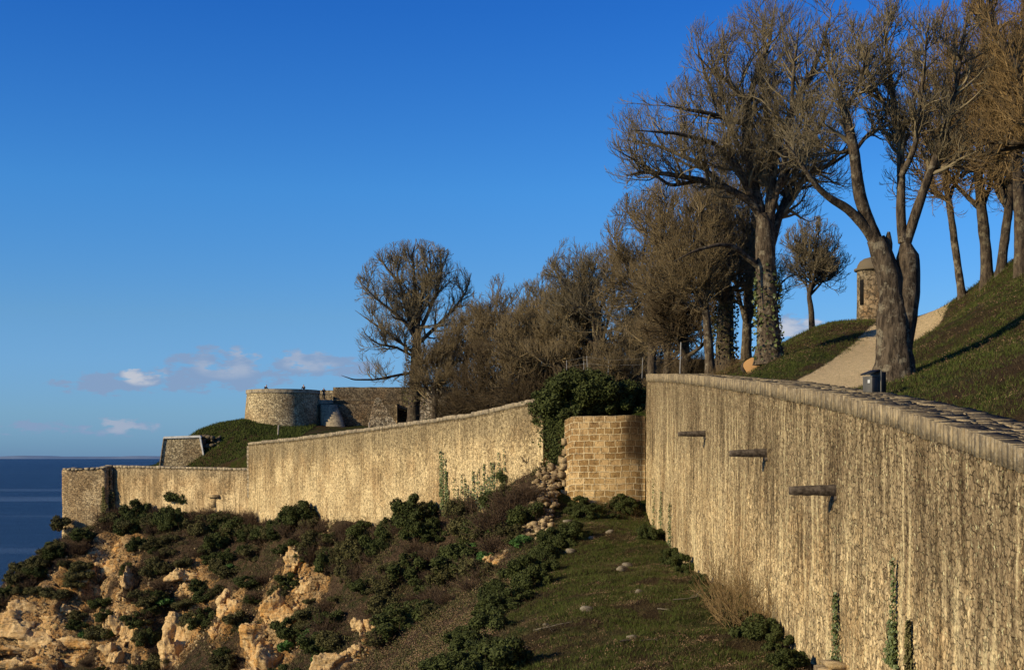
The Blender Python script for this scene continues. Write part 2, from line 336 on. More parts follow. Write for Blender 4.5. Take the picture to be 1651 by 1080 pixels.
def GL(x, y):
    x = np.atleast_1d(np.asarray(x, float)); y = np.atleast_1d(np.asarray(y, float)); z = LOW(x, y); sh = x.shape; z = z-np.clip((y-190)/14, 0, 1)*np.clip((-60-x)/3, 0, 1)*14; z = np.where(y > 203, np.minimum(z, -38), z); z = np.clip(z, -45, 2)
    p = np.stack([x.ravel(), y.ravel(), z.ravel()*0], 1)
    steep = np.clip((-z-9)/6, 0, 1)
    n = (fbm(p*.22, 4, 3).reshape(sh)-.5); n2 = (fbm(p*.9, 3, 11).reshape(sh)-.5)
    for hx, hy, hr, hd in PITS: z = z-hd*np.exp(-((x-hx)/hr)**2-((y-hy)/(hr*1.3))**2)
    return z+n*(.5+2.6*steep)*np.clip(segdist(x, y, POLY[1:10])[0]/4, .1, 1)+n2*(.42+.9*steep*lowmask(x,y))
def GU(x, y):
    x = np.atleast_1d(np.asarray(x, float)); y = np.atleast_1d(np.asarray(y, float)); z = UP(x, y); sh = x.shape; w_ = np.clip((y-98)/22, 0, 1)*np.clip((x-6)/10, 0, 1); w_ = np.maximum(w_, np.clip((y-205)/20, 0, 1)); z = z*(1-w_)+np.minimum(z, 5.2-np.clip(y-200, 0, 200)*.08)*w_; z = np.where(y > 100, np.minimum(z, 8.3), z); z = np.clip(z, -30, 16)
    p = np.stack([x.ravel(), y.ravel(), z.ravel()*0], 1)
    d, par = segdist(x, y, PATH); pm = np.clip((3.-d)/1.4, 0, 1)
    return z+((fbm(p*.35, 4, 5).reshape(sh)-.5)*.5)*(1-pm)-pm*.12
def gz(x, y, upper=None):
    if upper is None: upper = bool(inside(np.array([x]), np.array([y]))[0])
    return float((GU if upper else GL)(x, y)[0])
def axis(lo, a, b, hi, d):
    m = list(np.arange(a, b, d)); s = d; q = m[0]; L = []
    while q > lo: s *= 1.25; q -= s; L.append(q)
    s = d; q = m[-1]; R = []
    while q < hi: s *= 1.25; q += s; R.append(q)
    return np.array(L[::-1]+m+R)
xs = axis(-110, -72, 30, 380, .3); ys = axis(-15, 30, 200, 410, .3)
GX, GY = np.meshgrid(xs, ys, indexing='ij'); IN = inside(GX, GY)
GZ = np.where(IN, GU(GX, GY), GL(GX, GY))
nx, ny = len(xs), len(ys); idx = np.arange(nx*ny).reshape(nx, ny)
LM = np.where(IN, 0, lowmask(GX, GY)); P3 = np.stack([GX.ravel(), GY.ravel(), GZ.ravel()], 1); fa = np.clip(LM*1.4, 0, 1).ravel()
c1, c2, ci = worley(P3*.55, 4); k1, k2, ki = worley(P3*1.5, 8)
rid = (ci-.5)*1.5+(ki-.5)*.55-.5*np.clip(1-(c2-c1)*5, 0, 1)+(vnoise(np.c_[P3[:,0]*.1, P3[:,1]*.1, P3[:,2]*2.], 6)-.5)*.7
dsp = (rid*fa*.9).reshape(GX.shape); GX2 = GX-dsp*.45; GY2 = GY-dsp*.75; GZ = GZ+dsp*.35
quads = np.stack([idx[:-1,:-1], idx[1:,:-1], idx[1:,1:], idx[:-1,1:]], -1).reshape(-1,4)
def masks():
    rk = np.where(IN, 0, lowmask(GX, GY)); d, par = segdist(GX, GY, PATH)
    wd = np.interp(par, [0,1,2,4,5], [3.3,2.9,2.4,2.2,2.0]); pth = np.where(IN, np.clip((wd-d)/.8+.5, 0, 1), 0)
    pl = np.clip((GX+3.5-(GY-47)*.08)/3, 0, 1)*np.clip((118-GY)/6, 0, 1); gr = np.where(IN, 1, pl*.75)
    gr = np.where(IN & (GX > 12) & (GY < 90) & (GY > 30) & (d > 2.4), 1, gr)
    return rk, gr, pth
rk, gr, pth = masks()
M_GROUND, t, b = mat('ground_surface', .97, .05)
at = t.new('ShaderNodeAttribute', attribute_name='cover'); sc3 = t.new('ShaderNodeSeparateColor'); t.put(sc3.inputs[0], at.outputs['Color'])
co = t.new('ShaderNodeTexCoord').outputs['Object']
n1 = t.noise(co, .55, 6, .65); n2 = t.noise(co, 4.5, 5, .7); n3 = t.noise(co, .16, 4, .6)
n4 = t.noise(co, 13, 5, .75); soil = t.mix(t.ramp(n2, .35, .7), (.03,.019,.011), (.13,.082,.045)); soil = t.mix(t.ramp(n4, .56, .68), soil, (.30,.21,.12)); soil = t.mix(t.ramp(n4, .46, .34), soil, (.012,.009,.005))
soil = t.mix(t.math('MULTIPLY', t.ramp(n1, .5, .62), .75), soil, (.028,.036,.012))
grass = t.mix(t.ramp(n2, .3, .7), (.018,.027,.005), (.07,.078,.017)); grass = t.mix(t.ramp(t.math('ADD', t.math('MULTIPLY', n3, .5), t.math('MULTIPLY', n1, .5)), .42, .54), grass, t.mix(n2, (.022,.015,.008), (.085,.055,.025)))
rkc = t.mix(t.ramp(n1, .35, .65), (.56,.38,.18), (.52,.27,.09)); rkc = t.mix(t.ramp(n2, .56, .38), rkc, (.06,.04,.022)); rkc = t.mix(t.ramp(n4, .5, .36), rkc, (.09,.055,.028))
pc = t.mix(t.ramp(n2, .3, .7), (.58,.42,.21), (.82,.61,.33)); vp = t.new('ShaderNodeTexVoronoi'); t.put(vp.inputs['Vector'], co); vp.inputs['Scale'].default_value = 6
pc = t.mix(t.math('MULTIPLY', t.ramp(n4, .5, .38), .7), pc, (.27,.19,.10)); pc = t.mix(t.math('MULTIPLY', t.ramp(vp.outputs['Distance'], .25, .1), t.ramp(n1, .4, .6)), pc, (.72,.6,.42))
c = t.mix(t.ramp(t.math('ADD', sc3.outputs[1], t.math('MULTIPLY', n1, .4)), .5, .8), soil, grass)
c = t.mix(t.ramp(t.math('ADD', sc3.outputs[0], t.math('MULTIPLY', t.math('SUBTRACT', n1, .5), 1.6)), .35, .6), c, rkc)
c = t.mix(t.ramp(t.math('ADD', sc3.outputs[2], t.math('MULTIPLY', t.math('SUBTRACT', n2, .5), .9)), .4, .6), c, pc)
t.put(b.inputs['Base Color'], c); t.put(b.inputs['Normal'], t.bump(t.math('ADD', n2, t.noise(co, 18, 3)), 1., .12))
g = mesh('ground', np.stack([GX2, GY2, GZ], -1).reshape(-1,3), quads, M_GROUND, smooth=True); tag(g, kind='structure')
ca = g.data.color_attributes.new('cover', 'FLOAT_COLOR', 'POINT')
ca.data.foreach_set('color', np.stack([rk, gr, pth, np.ones_like(rk)], -1).astype(np.float32).ravel())

def ray(x, y, fn, lo=35, hi=140, st=.2):
    Ys = np.arange(lo, hi, st); X = (x-CX)/F*Ys; Z = (HY-y)/F*Ys; gg = fn(X, Ys); q = np.nonzero(Z < gg)[0]
    return np.array([X[q[0]], Ys[q[0]], gg[q[0]]]) if len(q) else None
# ------------------------------------------------------------------ sea and far shore
M_SEA, t, b = mat('sea_water', .4, .28); co = t.new('ShaderNodeTexCoord').outputs['Object']
st = t.noise(t.scale(co, (.0006, .006, 1)), 1.0, 5, .6); st2 = t.noise(t.scale(co, (.02, .08, 1)), 1.0, 4, .6)
c = t.mix(t.ramp(st2, .3, .75), (.010,.026,.055), (.022,.046,.085)); sm = t.ramp(st, .56, .66)
t.put(b.inputs['Base Color'], t.mix(t.math('MULTIPLY', sm, .4), c, (.16,.23,.30))); b.inputs['IOR'].default_value = 1.33
t.put(b.inputs['Normal'], t.bump(t.math('ADD', t.noise(t.scale(co, (.25,.6,1)), 1., 5), t.noise(t.scale(co, (.9,1.6,1)), 1., 3)), 1., 1.2))
SEA = -28.
sx = np.concatenate([-np.geomspace(60000, 50, 24), np.geomspace(50, 60000, 24)]); sy = np.concatenate([[-2000,-200], np.geomspace(20, 90000, 40)])
A1, A2 = np.meshgrid(sx, sy, indexing='ij'); ii = np.arange(A1.size).reshape(A1.shape)
s = mesh('sea', np.stack([A1, A2, A1*0+SEA], -1), np.stack([ii[:-1,:-1], ii[1:,:-1], ii[1:,1:], ii[:-1,1:]], -1), M_SEA); tag(s, kind='structure')
M_SHORE = simple('haze_tinted_shore', (.10,.16,.26), (.15,.20,.28), .001)  # distance haze painted into the land's base colour as blue-grey
u = np.linspace(-7500, 400, 260); hgt = 14+22*fbm(np.c_[u*.004, u*0, u*0], 4, 2)*np.clip((u+7500)/800, .2, 1)
yy = 14000+400*np.sin(u*.0005); V = []; 
for k in range(len(u)): V += [(u[k], yy[k]-60, SEA-1), (u[k], yy[k], SEA+hgt[k]), (u[k], yy[k]+900, SEA+hgt[k]*.9), (u[k], yy[k]+1500, SEA-1)]
Fq = [[k*4+j, k*4+4+j, k*4+5+j, k*4+1+j] for k in range(len(u)-1) for j in range(3)]
tag(mesh('far_shore_terrain', V, Fq, M_SHORE), kind='structure')

# ------------------------------------------------------------------ walls
def resample(pl, vals, ds):
    pl = np.array(pl, float); seg = np.linalg.norm(np.diff(pl, axis=0), axis=1); s = np.r_[0, np.cumsum(seg)]; n = max(2, int(s[-1]/ds))
    q = np.linspace(0, s[-1], n+1); X = np.interp(q, s, pl[:,0]); Y = np.interp(q, s, pl[:,1])
    return q, X, Y, [np.interp(q, s, v) for v in vals]
def wall(name, pl, zt, zb, thick, m, parent, ds=.6, dz=.6, side=-1, amp=.05, rough_top=0., seed=0, u0=0, loc=(0,0,0)):
    q, X, Y, (ZT, ZB) = resample(pl, [zt, zb], ds); tx = np.gradient(X); ty = np.gradient(Y); L = np.hypot(tx, ty); nxx = -ty/L*side; nyy = tx/L*side   # outward
    if rough_top: ZT = ZT+(fbm(np.c_[q*1.1, q*0, q*0], 3, seed+4)-.5)*2*rough_top
    nv = max(2, int((ZT-ZB).max()/dz)); t_ = np.linspace(0, 1, nv+1)
    Zf = ZT[:,None]+(ZB-ZT)[:,None]*t_[None]; n = len(q)
    p = np.stack([np.repeat(X[:,None], nv+1, 1), np.repeat(Y[:,None], nv+1, 1), Zf], -1).reshape(-1,3)
    dsp = ((fbm(p*.35, 3, seed)-.5)*2*amp*1.6+(fbm(p*1.7, 3, seed+7)-.5)*2*amp).reshape(n, nv+1)
    Vf = p.reshape(n, nv+1, 3)+np.stack([nxx[:,None]*dsp, nyy[:,None]*dsp, dsp*0], -1)
    back = np.stack([np.stack([X-nxx*thick, Y-nyy*thick, ZT], -1), np.stack([X-nxx*thick, Y-nyy*thick, ZB], -1)], 1)
    V = np.concatenate([Vf, back], 1); r = nv+3
    UV = np.concatenate([np.stack([np.repeat((q+u0)[:,None], nv+1, 1), Zf-ZT[:,None]], -1), np.stack([np.stack([q+u0+3.3, q*0], -1), np.stack([q+u0+3.3, ZB-ZT], -1)], 1)], 1)
    I = np.arange(n*r).reshape(n, r); J = np.roll(I, -1, axis=1)
    Fq = np.stack([I[:-1], I[1:], J[1:], J[:-1]], -1).reshape(-1,4)
    caps = []
    for e in (0, n-1):
        row = I[e]
        for k in range(nv): caps.append([row[k], row[k+1], row[nv+2], row[nv+1]] if k == nv-1 else [row[k], row[k+1], row[nv+1], row[nv+1]])
    Fq2 = [c for c in caps if c[2] != c[3]]; T = [c[:3] for c in caps if c[2] == c[3]]
    o = mesh(name, V.reshape(-1,3), np.concatenate([Fq, np.array(Fq2)]), m, parent, uv=UV.reshape(-1,2), tris=T, loc=loc)
    return o
def coping(name, pl, zt, thick, h, over, m, parent, lmin, lmax, side=-1, jit=.02, cross=1, loc=(0,0,0), skip=0, rise=.03):
    q, X, Y, (ZT,) = resample(pl, [zt], .1); s = 0; mb = MB()
    while s < q[-1]-.05:
        l = rnd(lmin, lmax); e = min(s+l, q[-1]); mid = (s+e)/2
        x, y, z = np.interp(mid, q, X), np.interp(mid, q, Y), np.interp(mid, q, ZT)
        x0, y0, z0 = np.interp(s, q, X), np.interp(s, q, Y), np.interp(s, q, ZT); x1, y1, z1 = np.interp(e, q, X), np.interp(e, q, Y), np.interp(e, q, ZT)
        T = np.array([x1-x0, y1-y0, z1-z0]); L = np.linalg.norm(T); T /= L; N = np.array([-T[1], T[0], 0])*side; N /= np.linalg.norm(N); U = np.array([0,0,1.])
        w = (thick+2*over); cuts = sorted([0]+[rnd(.2,.8)*1. for _ in range(cross-1)]+[1])
        for a_, b_ in zip(cuts[:-1], cuts[1:]):
            dz = rnd(-rise, rise); ho = rnd(-.018, .018)
            if random.random() < skip: dz -= h*.4
            mb.box((0, -thick-over+w*a_, -h+rnd(-.03,.03)), (L-.006, -thick-over+w*b_-.01+(ho if b_ == 1 else 0), dz), jit=jit, ax=np.array([T, N, U]), org=np.array([x0, y0, z0+.004]))
        s = e
    return mb.build(name, m, parent, loc=loc)

# wall A (right)
ya = np.array([10,20,28.5,37.7,45.3,57.9,75.6,90,108.7]); pa = [(AX, y) for y in ya]
ta = thing('stone_wall', (AX, 60, -8), 'long high rubble stone rampart with broad dark coping and three stone spouts, at the right', 'wall')
loc = ta.location
wall('rampart_face', pa, A_top(ya)-.5, [-10]*9, 2.0, M_A, ta, ds=.35, dz=.35, side=1, amp=.05, seed=1, loc=loc)
coping('coping', pa, A_top(ya), 2.0, .54, .04, M_COPA, ta, .1, .42, side=1, jit=.009, cross=4, loc=loc, rise=.03)
# broken ashlar wall (middle)
mp = []
for k in range(13):
    a_ = math.radians(-34+k*4.6); R_ = 7.; mp.append((8.2+R_*math.sin(a_), 116.6-R_*math.cos(a_)))
mp = [p for p in mp if p[0] < 10.75]
tm = thing('ruined_wall', (7.5,112,-4), 'curved broken wall of large squared blocks under the dark green bush', 'wall'); loc = tm.location
ztm = [2.9,3.2,3.25]+[3.25]*(len(mp)-3)
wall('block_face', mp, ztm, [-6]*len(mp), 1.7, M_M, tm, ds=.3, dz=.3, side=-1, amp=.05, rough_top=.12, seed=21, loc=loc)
mb = MB()
for zz, xx, w_ in ((1.2,-.75,.9),(.3,-.6,.8),(-.3,-1.3,1.5),(-.85,-1.1,1.2),(-1.5,-1.25,1.1),(-2.2,-.8,.9),(-3.,-.9,1.)):
    xx *= .45; mb.box((mp[0][0]+xx+.1, mp[0][1]-.1, zz-.27), (mp[0][0]+xx+w_*.6, mp[0][1]+1.1, zz+.24), jit=.07)
mb.build('broken_edge', M_RUB, tm, loc=loc)
# wall B
tb = thing('stone_wall', (-12,138,-7), 'sloping rendered rampart in the middle distance with ivy streaks near its right end', 'wall'); loc = tb.location
wall('rampart_face', B_pts, np.array(B_zt)-.33, [-15,-15,-15,-14,-12], 1.7, M_B, tb, ds=.5, dz=.5, side=-1, amp=.06, seed=5, loc=loc)
coping('coping', B_pts, B_zt, 1.5, .36, .07, M_COPB, tb, .35, .9, side=-1, jit=.03, loc=loc, rise=.05)
mb = MB()
for k in range(14): mb.box((-34.12-rnd(0,.1), 175.9, -5.4+k*.48), (-33.3-rnd(-.2,.2), 177.2, -5.4+k*.48+.46), jit=.03)
mb.build('quoin', M_COPB, tb, loc=loc)
# wall C
tc = thing('stone_wall', (-45,183,-8), 'low pale plastered rampart between the sea corner and the taller sloping wall', 'wall'); loc = tc.location
wall('rampart_face', C_pts, np.array(C_zt)-.28, [-15]*3, 1.5, M_C, tc, ds=.5, dz=.5, side=-1, amp=.05, seed=9, loc=loc)
coping('coping', C_pts, C_zt, 1.4, .3, .06, M_COPB, tc, .4, 1.0, side=-1, jit=.03, loc=loc, rise=.05)
td = thing('corner_bastion', (-58,187,-12), 'weathered stone bastion at the seaward corner, farthest left on the cliff', 'bastion'); loc = td.location
dp = [(-62.9,196),(-62.5,189.5),(-60.2,189.1),(-56.2,188.7),(-55.6,190)]
wall('rampart_face', dp, [-1.95,-1.95,-1.95,-1.7,-1.5], [-16]*5, 1.2, M_CORN, td, ds=.45, dz=.45, side=-1, amp=.09, rough_top=.08, seed=31, loc=loc)
coping('coping', dp, [-1.7,-1.7,-1.7,-1.5,-1.3], 1.2, .26, .05, M_COPB, td, .4, .9, side=-1, jit=.05, loc=loc, rise=.06)
# water spouts
M_SPOUT = simple('spout_stone', (.035,.025,.017), (.13,.1,.07), 7, bump=.03)
for (xr, yc, Yd, L, h, lab) in ((1137,699,75.6,1.5,.36,'smallest and farthest stone water spout jutting from the right rampart'),(1234,730,57.6,1.5,.38,'middle one of the three stone water spouts on the right rampart'),(1346,790,45.2,1.5,.40,'largest and nearest stone water spout jutting from the right rampart')):
    p = P(xr, yc, Yd); o = thing('water_spout', (AX, Yd, p[2]), lab, 'water spout', 'stone spouts on the right rampart'); mb = MB()
    n = 10
    for k, (a_, b_) in enumerate(((-.5,0),)): pass
    V = []
    prof = [(-.17,-.5),(.17,-.5),(.2,.5),(.1,.5),(.08,.25),(-.08,.25),(-.1,.5),(-.2,.5)]
    for i in range(n+1):
        tt = i/n; x = .35-tt*(L+.35); s_ = 1-.3*tt; 
        if i == n: s_ *= .92
        for a_, b_ in prof: V.append((x+rnd(-.01,.01), a_*s_+rnd(-.012,.012), b_*h*s_-.02*tt+rnd(-.012,.012)))
    Fq = [[i*8+k, i*8+(k+1) % 8, (i+1)*8+(k+1) % 8, (i+1)*8+k] for i in range(n) for k in range(8)]
    Fq += [[n*8+0, n*8+1, n*8+4, n*8+5], [n*8+1, n*8+2, n*8+3, n*8+4], [n*8+0, n*8+5, n*8+6, n*8+7]]
    mesh('spout_channel', V, Fq, M_SPOUT, o)
    mb.box((-.05,-.26,-h*.85), (.3,.26,-h*.5), jit=.02); mb.build('corbel', M_SPOUT, o)
p = P(1418,1072,44.0); mb = MB(); mb.box((-.75,-.8,-1.2), (.3,.8,.02), jit=.06); mb.box((-.55,-.5,.02), (.3,.9,.2), jit=.05)
o = mb.build('footing_stone', M_RUB); o.location = (AX-.02, 44.0, p[2]-.1); tag(o, 'ochre block jutting from the bottom of the right rampart', 'stone block')
p = P(347,800,179.4); mb = MB(); mb.box((-.9,-.6,-.12), (.9,.6,.2), jit=.06); mb.box((-.5,-.3,-1.4), (.2,.6,-.12), jit=.05)
o = mb.build('stone_ledge', M_RUB); o.location = p; o.rotation_euler.z = -.57; tag(o, 'small stone ledge on a stub, at the foot of the pale plastered rampart', 'stone ledge')

# ------------------------------------------------------------------ fort
def cyl_wall(name, cx, cy, r0, r1, z0, z1, m, parent, loc, nseg=96, nz=14, amp=.05, seed=0):
    a = np.linspace(0, 2*math.pi, nseg+1)+math.pi; t_ = np.linspace(0, 1, nz+1); V = []; UV = []
    R = r1+(r0-r1)*t_; Z = z1+(z0-z1)*t_
    for i in range(nseg+1):
        for k in range(nz+1): V.append((cx+R[k]*math.sin(a[i]), cy-R[k]*math.cos(a[i]), Z[k])); UV.append((a[i]*r1, Z[k]-z1))
    V = np.array(V); d = (fbm(V*.9, 3, seed)-.5)*2*amp; nn = V[:,:2]-[cx, cy]; nn /= np.linalg.norm(nn, axis=1, keepdims=True); V[:,:2] += nn*d[:,None]
    V[-(nz+1):] = V[:nz+1]; I = np.arange((nseg+1)*(nz+1)).reshape(nseg+1, nz+1)
    Fq = np.stack([I[:-1,:-1], I[:-1,1:], I[1:,1:], I[1:,:-1]], -1).reshape(-1,4)
    return mesh(name, V, Fq, m, parent, uv=UV, loc=loc, smooth=False)
tx = -33.2; tyc = 198.; tt = thing('round_tower', (tx, tyc, 3.4), 'round stone artillery tower with two people on its top', 'tower'); loc = tt.location
cyl_wall('tower_wall', tx, tyc, 5.75, 5.2, 2.4, 9.0, M_T, tt, loc, seed=3)
cyl_wall('parapet', tx, tyc, 5.34, 5.32, 8.98, 9.5, M_COPB, tt, loc, nz=2, seed=4, amp=.04)
a = np.linspace(0, 2*math.pi, 49)[:-1]; V = []; 
for r_, z_ in ((5.35,9.48),(4.5,9.48),(4.48,8.45),(.01,8.45)): V += [(tx+r_*math.sin(k), tyc-r_*math.cos(k), z_) for k in a]
Fq = [[j*48+k, j*48+(k+1) % 48, (j+1)*48+(k+1) % 48, (j+1)*48+k] for j in range(3) for k in range(48)]
mesh('tower_top', V, Fq, M_COPB, tt, loc=loc)
def slab(name, x0, y0, x1, y1, Yd, thick, m, parent, loc, rough=.05, Yd1=None, seed=0):
    a_ = P(x0, y0, Yd); b_ = P(x1, y1, Yd1 or Yd)
    return wall(name, [tuple(a_[:2]), tuple(b_[:2])], [a_[2], P(x1, y0, Yd1 or Yd)[2]], [b_[2], b_[2]], thick, m, parent, ds=.5, dz=.5, side=-1, amp=.07, rough_top=rough, seed=seed, loc=loc)
tf = thing('fort_wall', (-20, 200, 4), 'dark stone fort battery wall with stepped parapet behind the round crowned tree', 'fort wall'); loc = tf.location
slab('upper_parapet', 537, 624, 720, 662, 199, 3, M_FORT, tf, loc, seed=41)
slab('lower_wall', 508, 651, 640, 706, 197, 2, M_FORT, tf, loc, .12, seed=42)
slab('inner_wall', 632, 640, 730, 712, 203, 1.5, M_FORT, tf, loc, .05, seed=47)
slab('ledge', 537, 644, 700, 646, 196.9, .3, M_FORT, tf, loc, .03, seed=43)
t2 = thing('parapet_wall', P(520,655,204), 'pale low parapet behind the standing person beside the round tower', 'wall')
slab('parapet_face', 498, 629, 542, 668, 206, 1, M_T, t2, t2.location, .02, seed=44)
# terrace floor the person stands on
mb = MB(); a_ = P(500,644.5,198); b_ = P(542,644.5,206); mb.box((a_[0],197.2,2.), (b_[0]+.5,206,a_[2]), jit=.05); o = mb.build('terrace', M_COPB); tag(o, 'stone terrace linking the round tower and the battery wall', 'terrace')
# sunlit strip of the lower wall, imitated by added pale stepped ledges
ts = thing('lit_wall_strip', P(535,690,194), 'sunlit strip of wall added as pale stone steps beside the round tower base', 'walling'); mb = MB()
for k in range(11):
    x0 = 517+k*1.1; y0 = 652+k*4.0; p0 = P(x0, y0, 196.4-k*.16); p1 = P(543+k*1.5, y0+4, 196.4-k*.16)
    mb.box((p0[0], p0[1]-.1, 3.2), (p1[0], p0[1]+1.6, p0[2]), jit=.03)
mb.build('courses', M_COPB, ts, loc=ts.location)
def prism(name, pts, Yd, depth, m, parent=None, loc=None, skew=(0,0)):
    n = len(pts); f = [P(x, y, Yd+(dy[0] if dy else 0)) for x, y, *dy in pts]; bk = [q+np.array([skew[0], depth, skew[1]]) for q in f]
    V = np.array(f+bk); me = bpy.data.meshes.new(name)
    me.from_pydata([tuple(v) for v in V], [], [tuple(range(n))]+[tuple(range(2*n-1, n-1, -1))]+[(i, i+n, (i+1) % n+n, (i+1) % n) for i in range(n)])
    uvl = me.uv_layers.new(name='UVMap'); zt = V[:,2].max()
    for lp in me.loops: v = me.vertices[lp.vertex_index].co; uvl.data[lp.index].uv = (v.x+v.y*.6, v.z-zt)
    me.materials.append(m)
    if loc is not None:
        for v in me.vertices: v.co -= Vector(loc)
    o = bpy.data.objects.new(name, me); C.objects.link(o)
    if parent: o.parent = parent
    return o
M_FL = masonry('flank_stone', 2.4, 2.9, (.85,.68,.43), (.52,.40,.24), (.10,.075,.045), (.2,.165,.11), weather=.4, drip=.1, gap=.08, bumpd=.08, greytop=3, contrast=1.3)
o = prism('stone_buttress', [(594,690),(598,668),(606,642),(611,640),(640,684),(640,692)], 190, 4, M_FL, skew=(-.5,0)); tag(o, 'triangular stone buttress left of the ivy clad trunk', 'buttress')
o = prism('stone_buttress', [(672,690),(676,655),(688,622),(712,622),(722,650),(722,690)], 190, 5, M_FL, skew=(2,0)); tag(o, 'broken stone flank right of the ivy clad trunk', 'buttress')
te = thing('stone_redoubt', P(293,752,190), 'small battered stone redoubt with white edged top left of the grass bank', 'redoubt'); loc = te.location
prism('battered_wall', [(256,760),(264,707),(323,705),(332,760)], 187.6, 5, M_T, te, loc, skew=(.3,0))
prism('white_coping', [(262.5,707),(264,703.5),(322,701.5),(324.5,705)], 187.4, 5.2, M_WHITE, te, loc, skew=(.3,0))
prism('edge_stones', [(254.8,760),(262.8,707),(264,707),(256.4,760)], 187.4, .5, M_COPB, te, loc)
prism('edge_stones', [(321,705),(323.5,705),(331.5,748),(329.5,748)], 187.4, .5, M_WHITE, te, loc)
def stone(mb, p, s, seed, flat=.7):
    n = 10; rg = np.random.default_rng(seed+5000); u = np.array([(math.sin(math.pi*i/6)*math.cos(2*math.pi*j/n), math.sin(math.pi*i/6)*math.sin(2*math.pi*j/n), math.cos(math.pi*i/6)) for i in range(7) for j in range(n)])
    nm = np.array([[1,0,0],[-1,0,0],[0,1,0],[0,-1,0],[0,0,1],[0,0,-1],[.6,.5,.6],[-.6,.5,.5],[.5,-.7,.5]])+rg.normal(size=(9,3))*.22; nm /= np.linalg.norm(nm, axis=1, keepdims=True); q = u@nm.T; r = np.min(np.where(q > .1, rg.uniform(.6, .95, 9)[None]/np.maximum(q, .1), 9.), axis=1).clip(0, 1.25)
    V = u*r[:,None]*np.array(s)*[1,1,flat]; a_ = seed*1.7; R = np.array([[math.cos(a_),-math.sin(a_),0],[math.sin(a_),math.cos(a_),0],[0,0,1]]); V = V@R.T+np.array(p)
    Fq = [[i*n+j, (i+1)*n+j, (i+1)*n+(j+1) % n, i*n+(j+1) % n] for i in range(6) for j in range(n)]
    mb.add(V, Fq)
mb = MB()
for k in range(70):
    x = rnd(326,352); y = rnd(703,752); x += (y-703)*.12; stone(mb, P(x+2, y, 187.8+rnd(0,1.5)), (rnd(.2,.5),)*3, k)
o = mb.build('rubble_heap', M_FORT); tag(o, 'collapsed stones beside the white edged redoubt', 'rubble heap', kind=None)
# rubble core under the broken wall
mb = MB()
for k in range(420):
    y = rnd(742,872); w_ = 20+(y-715)*.05; x = 905-(y-715)*.27+rnd(-w_, w_*.8); Yd = 113-(y-715)*.055
    h_ = ray(x, y, GL, 95, 116)
    if h_ is None: continue
    p_ = h_+np.array([0,0,rnd(.05,.5)])
    q_ = rnd(0,1)**1.8; stone(mb, p_, (.13+q_*.3, .13+q_*.26, .12+q_*.24), k+300)
o = mb.build('rubble_heap', M_RUB); tag(o, 'tumbled rubble core spilling down left of the curved block wall', 'rubble heap', kind='stuff')
# loose stones on the shelf
k = 0
LS = [(1010,912,20,'pale flat stone on the shelf right of its centre'),(1002,920,22,'pale stone just below another flat one on the shelf'),(946,985,22,'pointed pale stone in the middle of the grassy shelf'),(1030,955,14,'small stone near the dead stick on the shelf'),
      (920,890,16,'stone at the top of the shelf below the rubble'),(985,858,14,'small stone under the curved block wall'),(880,1010,12,'little stone low on the grassy shelf'),(915,842,16,'stone by the foot of the tumbled rubble'),(955,868,12,'small pale stone below the block wall foot'),(1020,1030,18,'rough stone near the bottom of the shelf')]
M_PALE = coping_mat('pale_field_stone', (.14,.115,.075), (.32,.265,.175), (.09,.07,.045))
for x, y, s_, lab in LS:
    p = ray(x, y, GL); mb = MB(); r_ = s_/F*p[1]*.55; stone(mb, (0,0,.05), (r_*1.2, r_, r_*.8), int(x)); o = mb.build('loose_stone', M_PALE); o.location = p; tag(o, lab, 'stone', 'loose stones on the grassy shelf')

# ------------------------------------------------------------------ rock outcrops
M_ROCK, t, b = mat('limestone_cliff', .95, .1); co = t.new('ShaderNodeTexCoord').outputs['Object']; oi = t.new('ShaderNodeObjectInfo').outputs['Color']
n1 = t.noise(co, .5, 6, .65); n2 = t.noise(co, 2.6, 6, .75); st_ = t.noise(t.scale(co, (.4,.4,3.)), 1.2, 4, .6)
c = t.mix(t.ramp(n2, .3, .7), (.46,.28,.11), (.80,.57,.28)); sp = t.new('ShaderNodeSeparateColor'); t.put(sp.inputs[0], oi)
om = t.math('MULTIPLY', t.ramp(n1, .42, .6), sp.outputs[0]); c = t.mix(om, c, t.mix(n2, (.46,.21,.055), (.74,.41,.13)))
c = t.mix(t.math('MULTIPLY', t.ramp(st_, .55, .65), .6), c, (.13,.095,.055)); c = t.mix(t.ramp(n2, .40, .28), c, (.035,.026,.016))
c = t.mix(t.math('MULTIPLY', t.ramp(n1, .56, .68), .7), c, (.12,.12,.05))
t.put(b.inputs['Base Color'], c); t.put(b.inputs['Normal'], t.bump(t.math('ADD', n2, t.math('MULTIPLY', st_, .7)), 1., .25))
def facet(u, rng, K, lo=.55, hi=1.):
    nrm = norm(rng.normal(size=(K,3))); dd = rng.uniform(lo, hi, K); q = u@nrm.T; return np.min(np.where(q > .08, dd[None]/np.maximum(q, .08), 9.), axis=1).clip(0, 1.5)
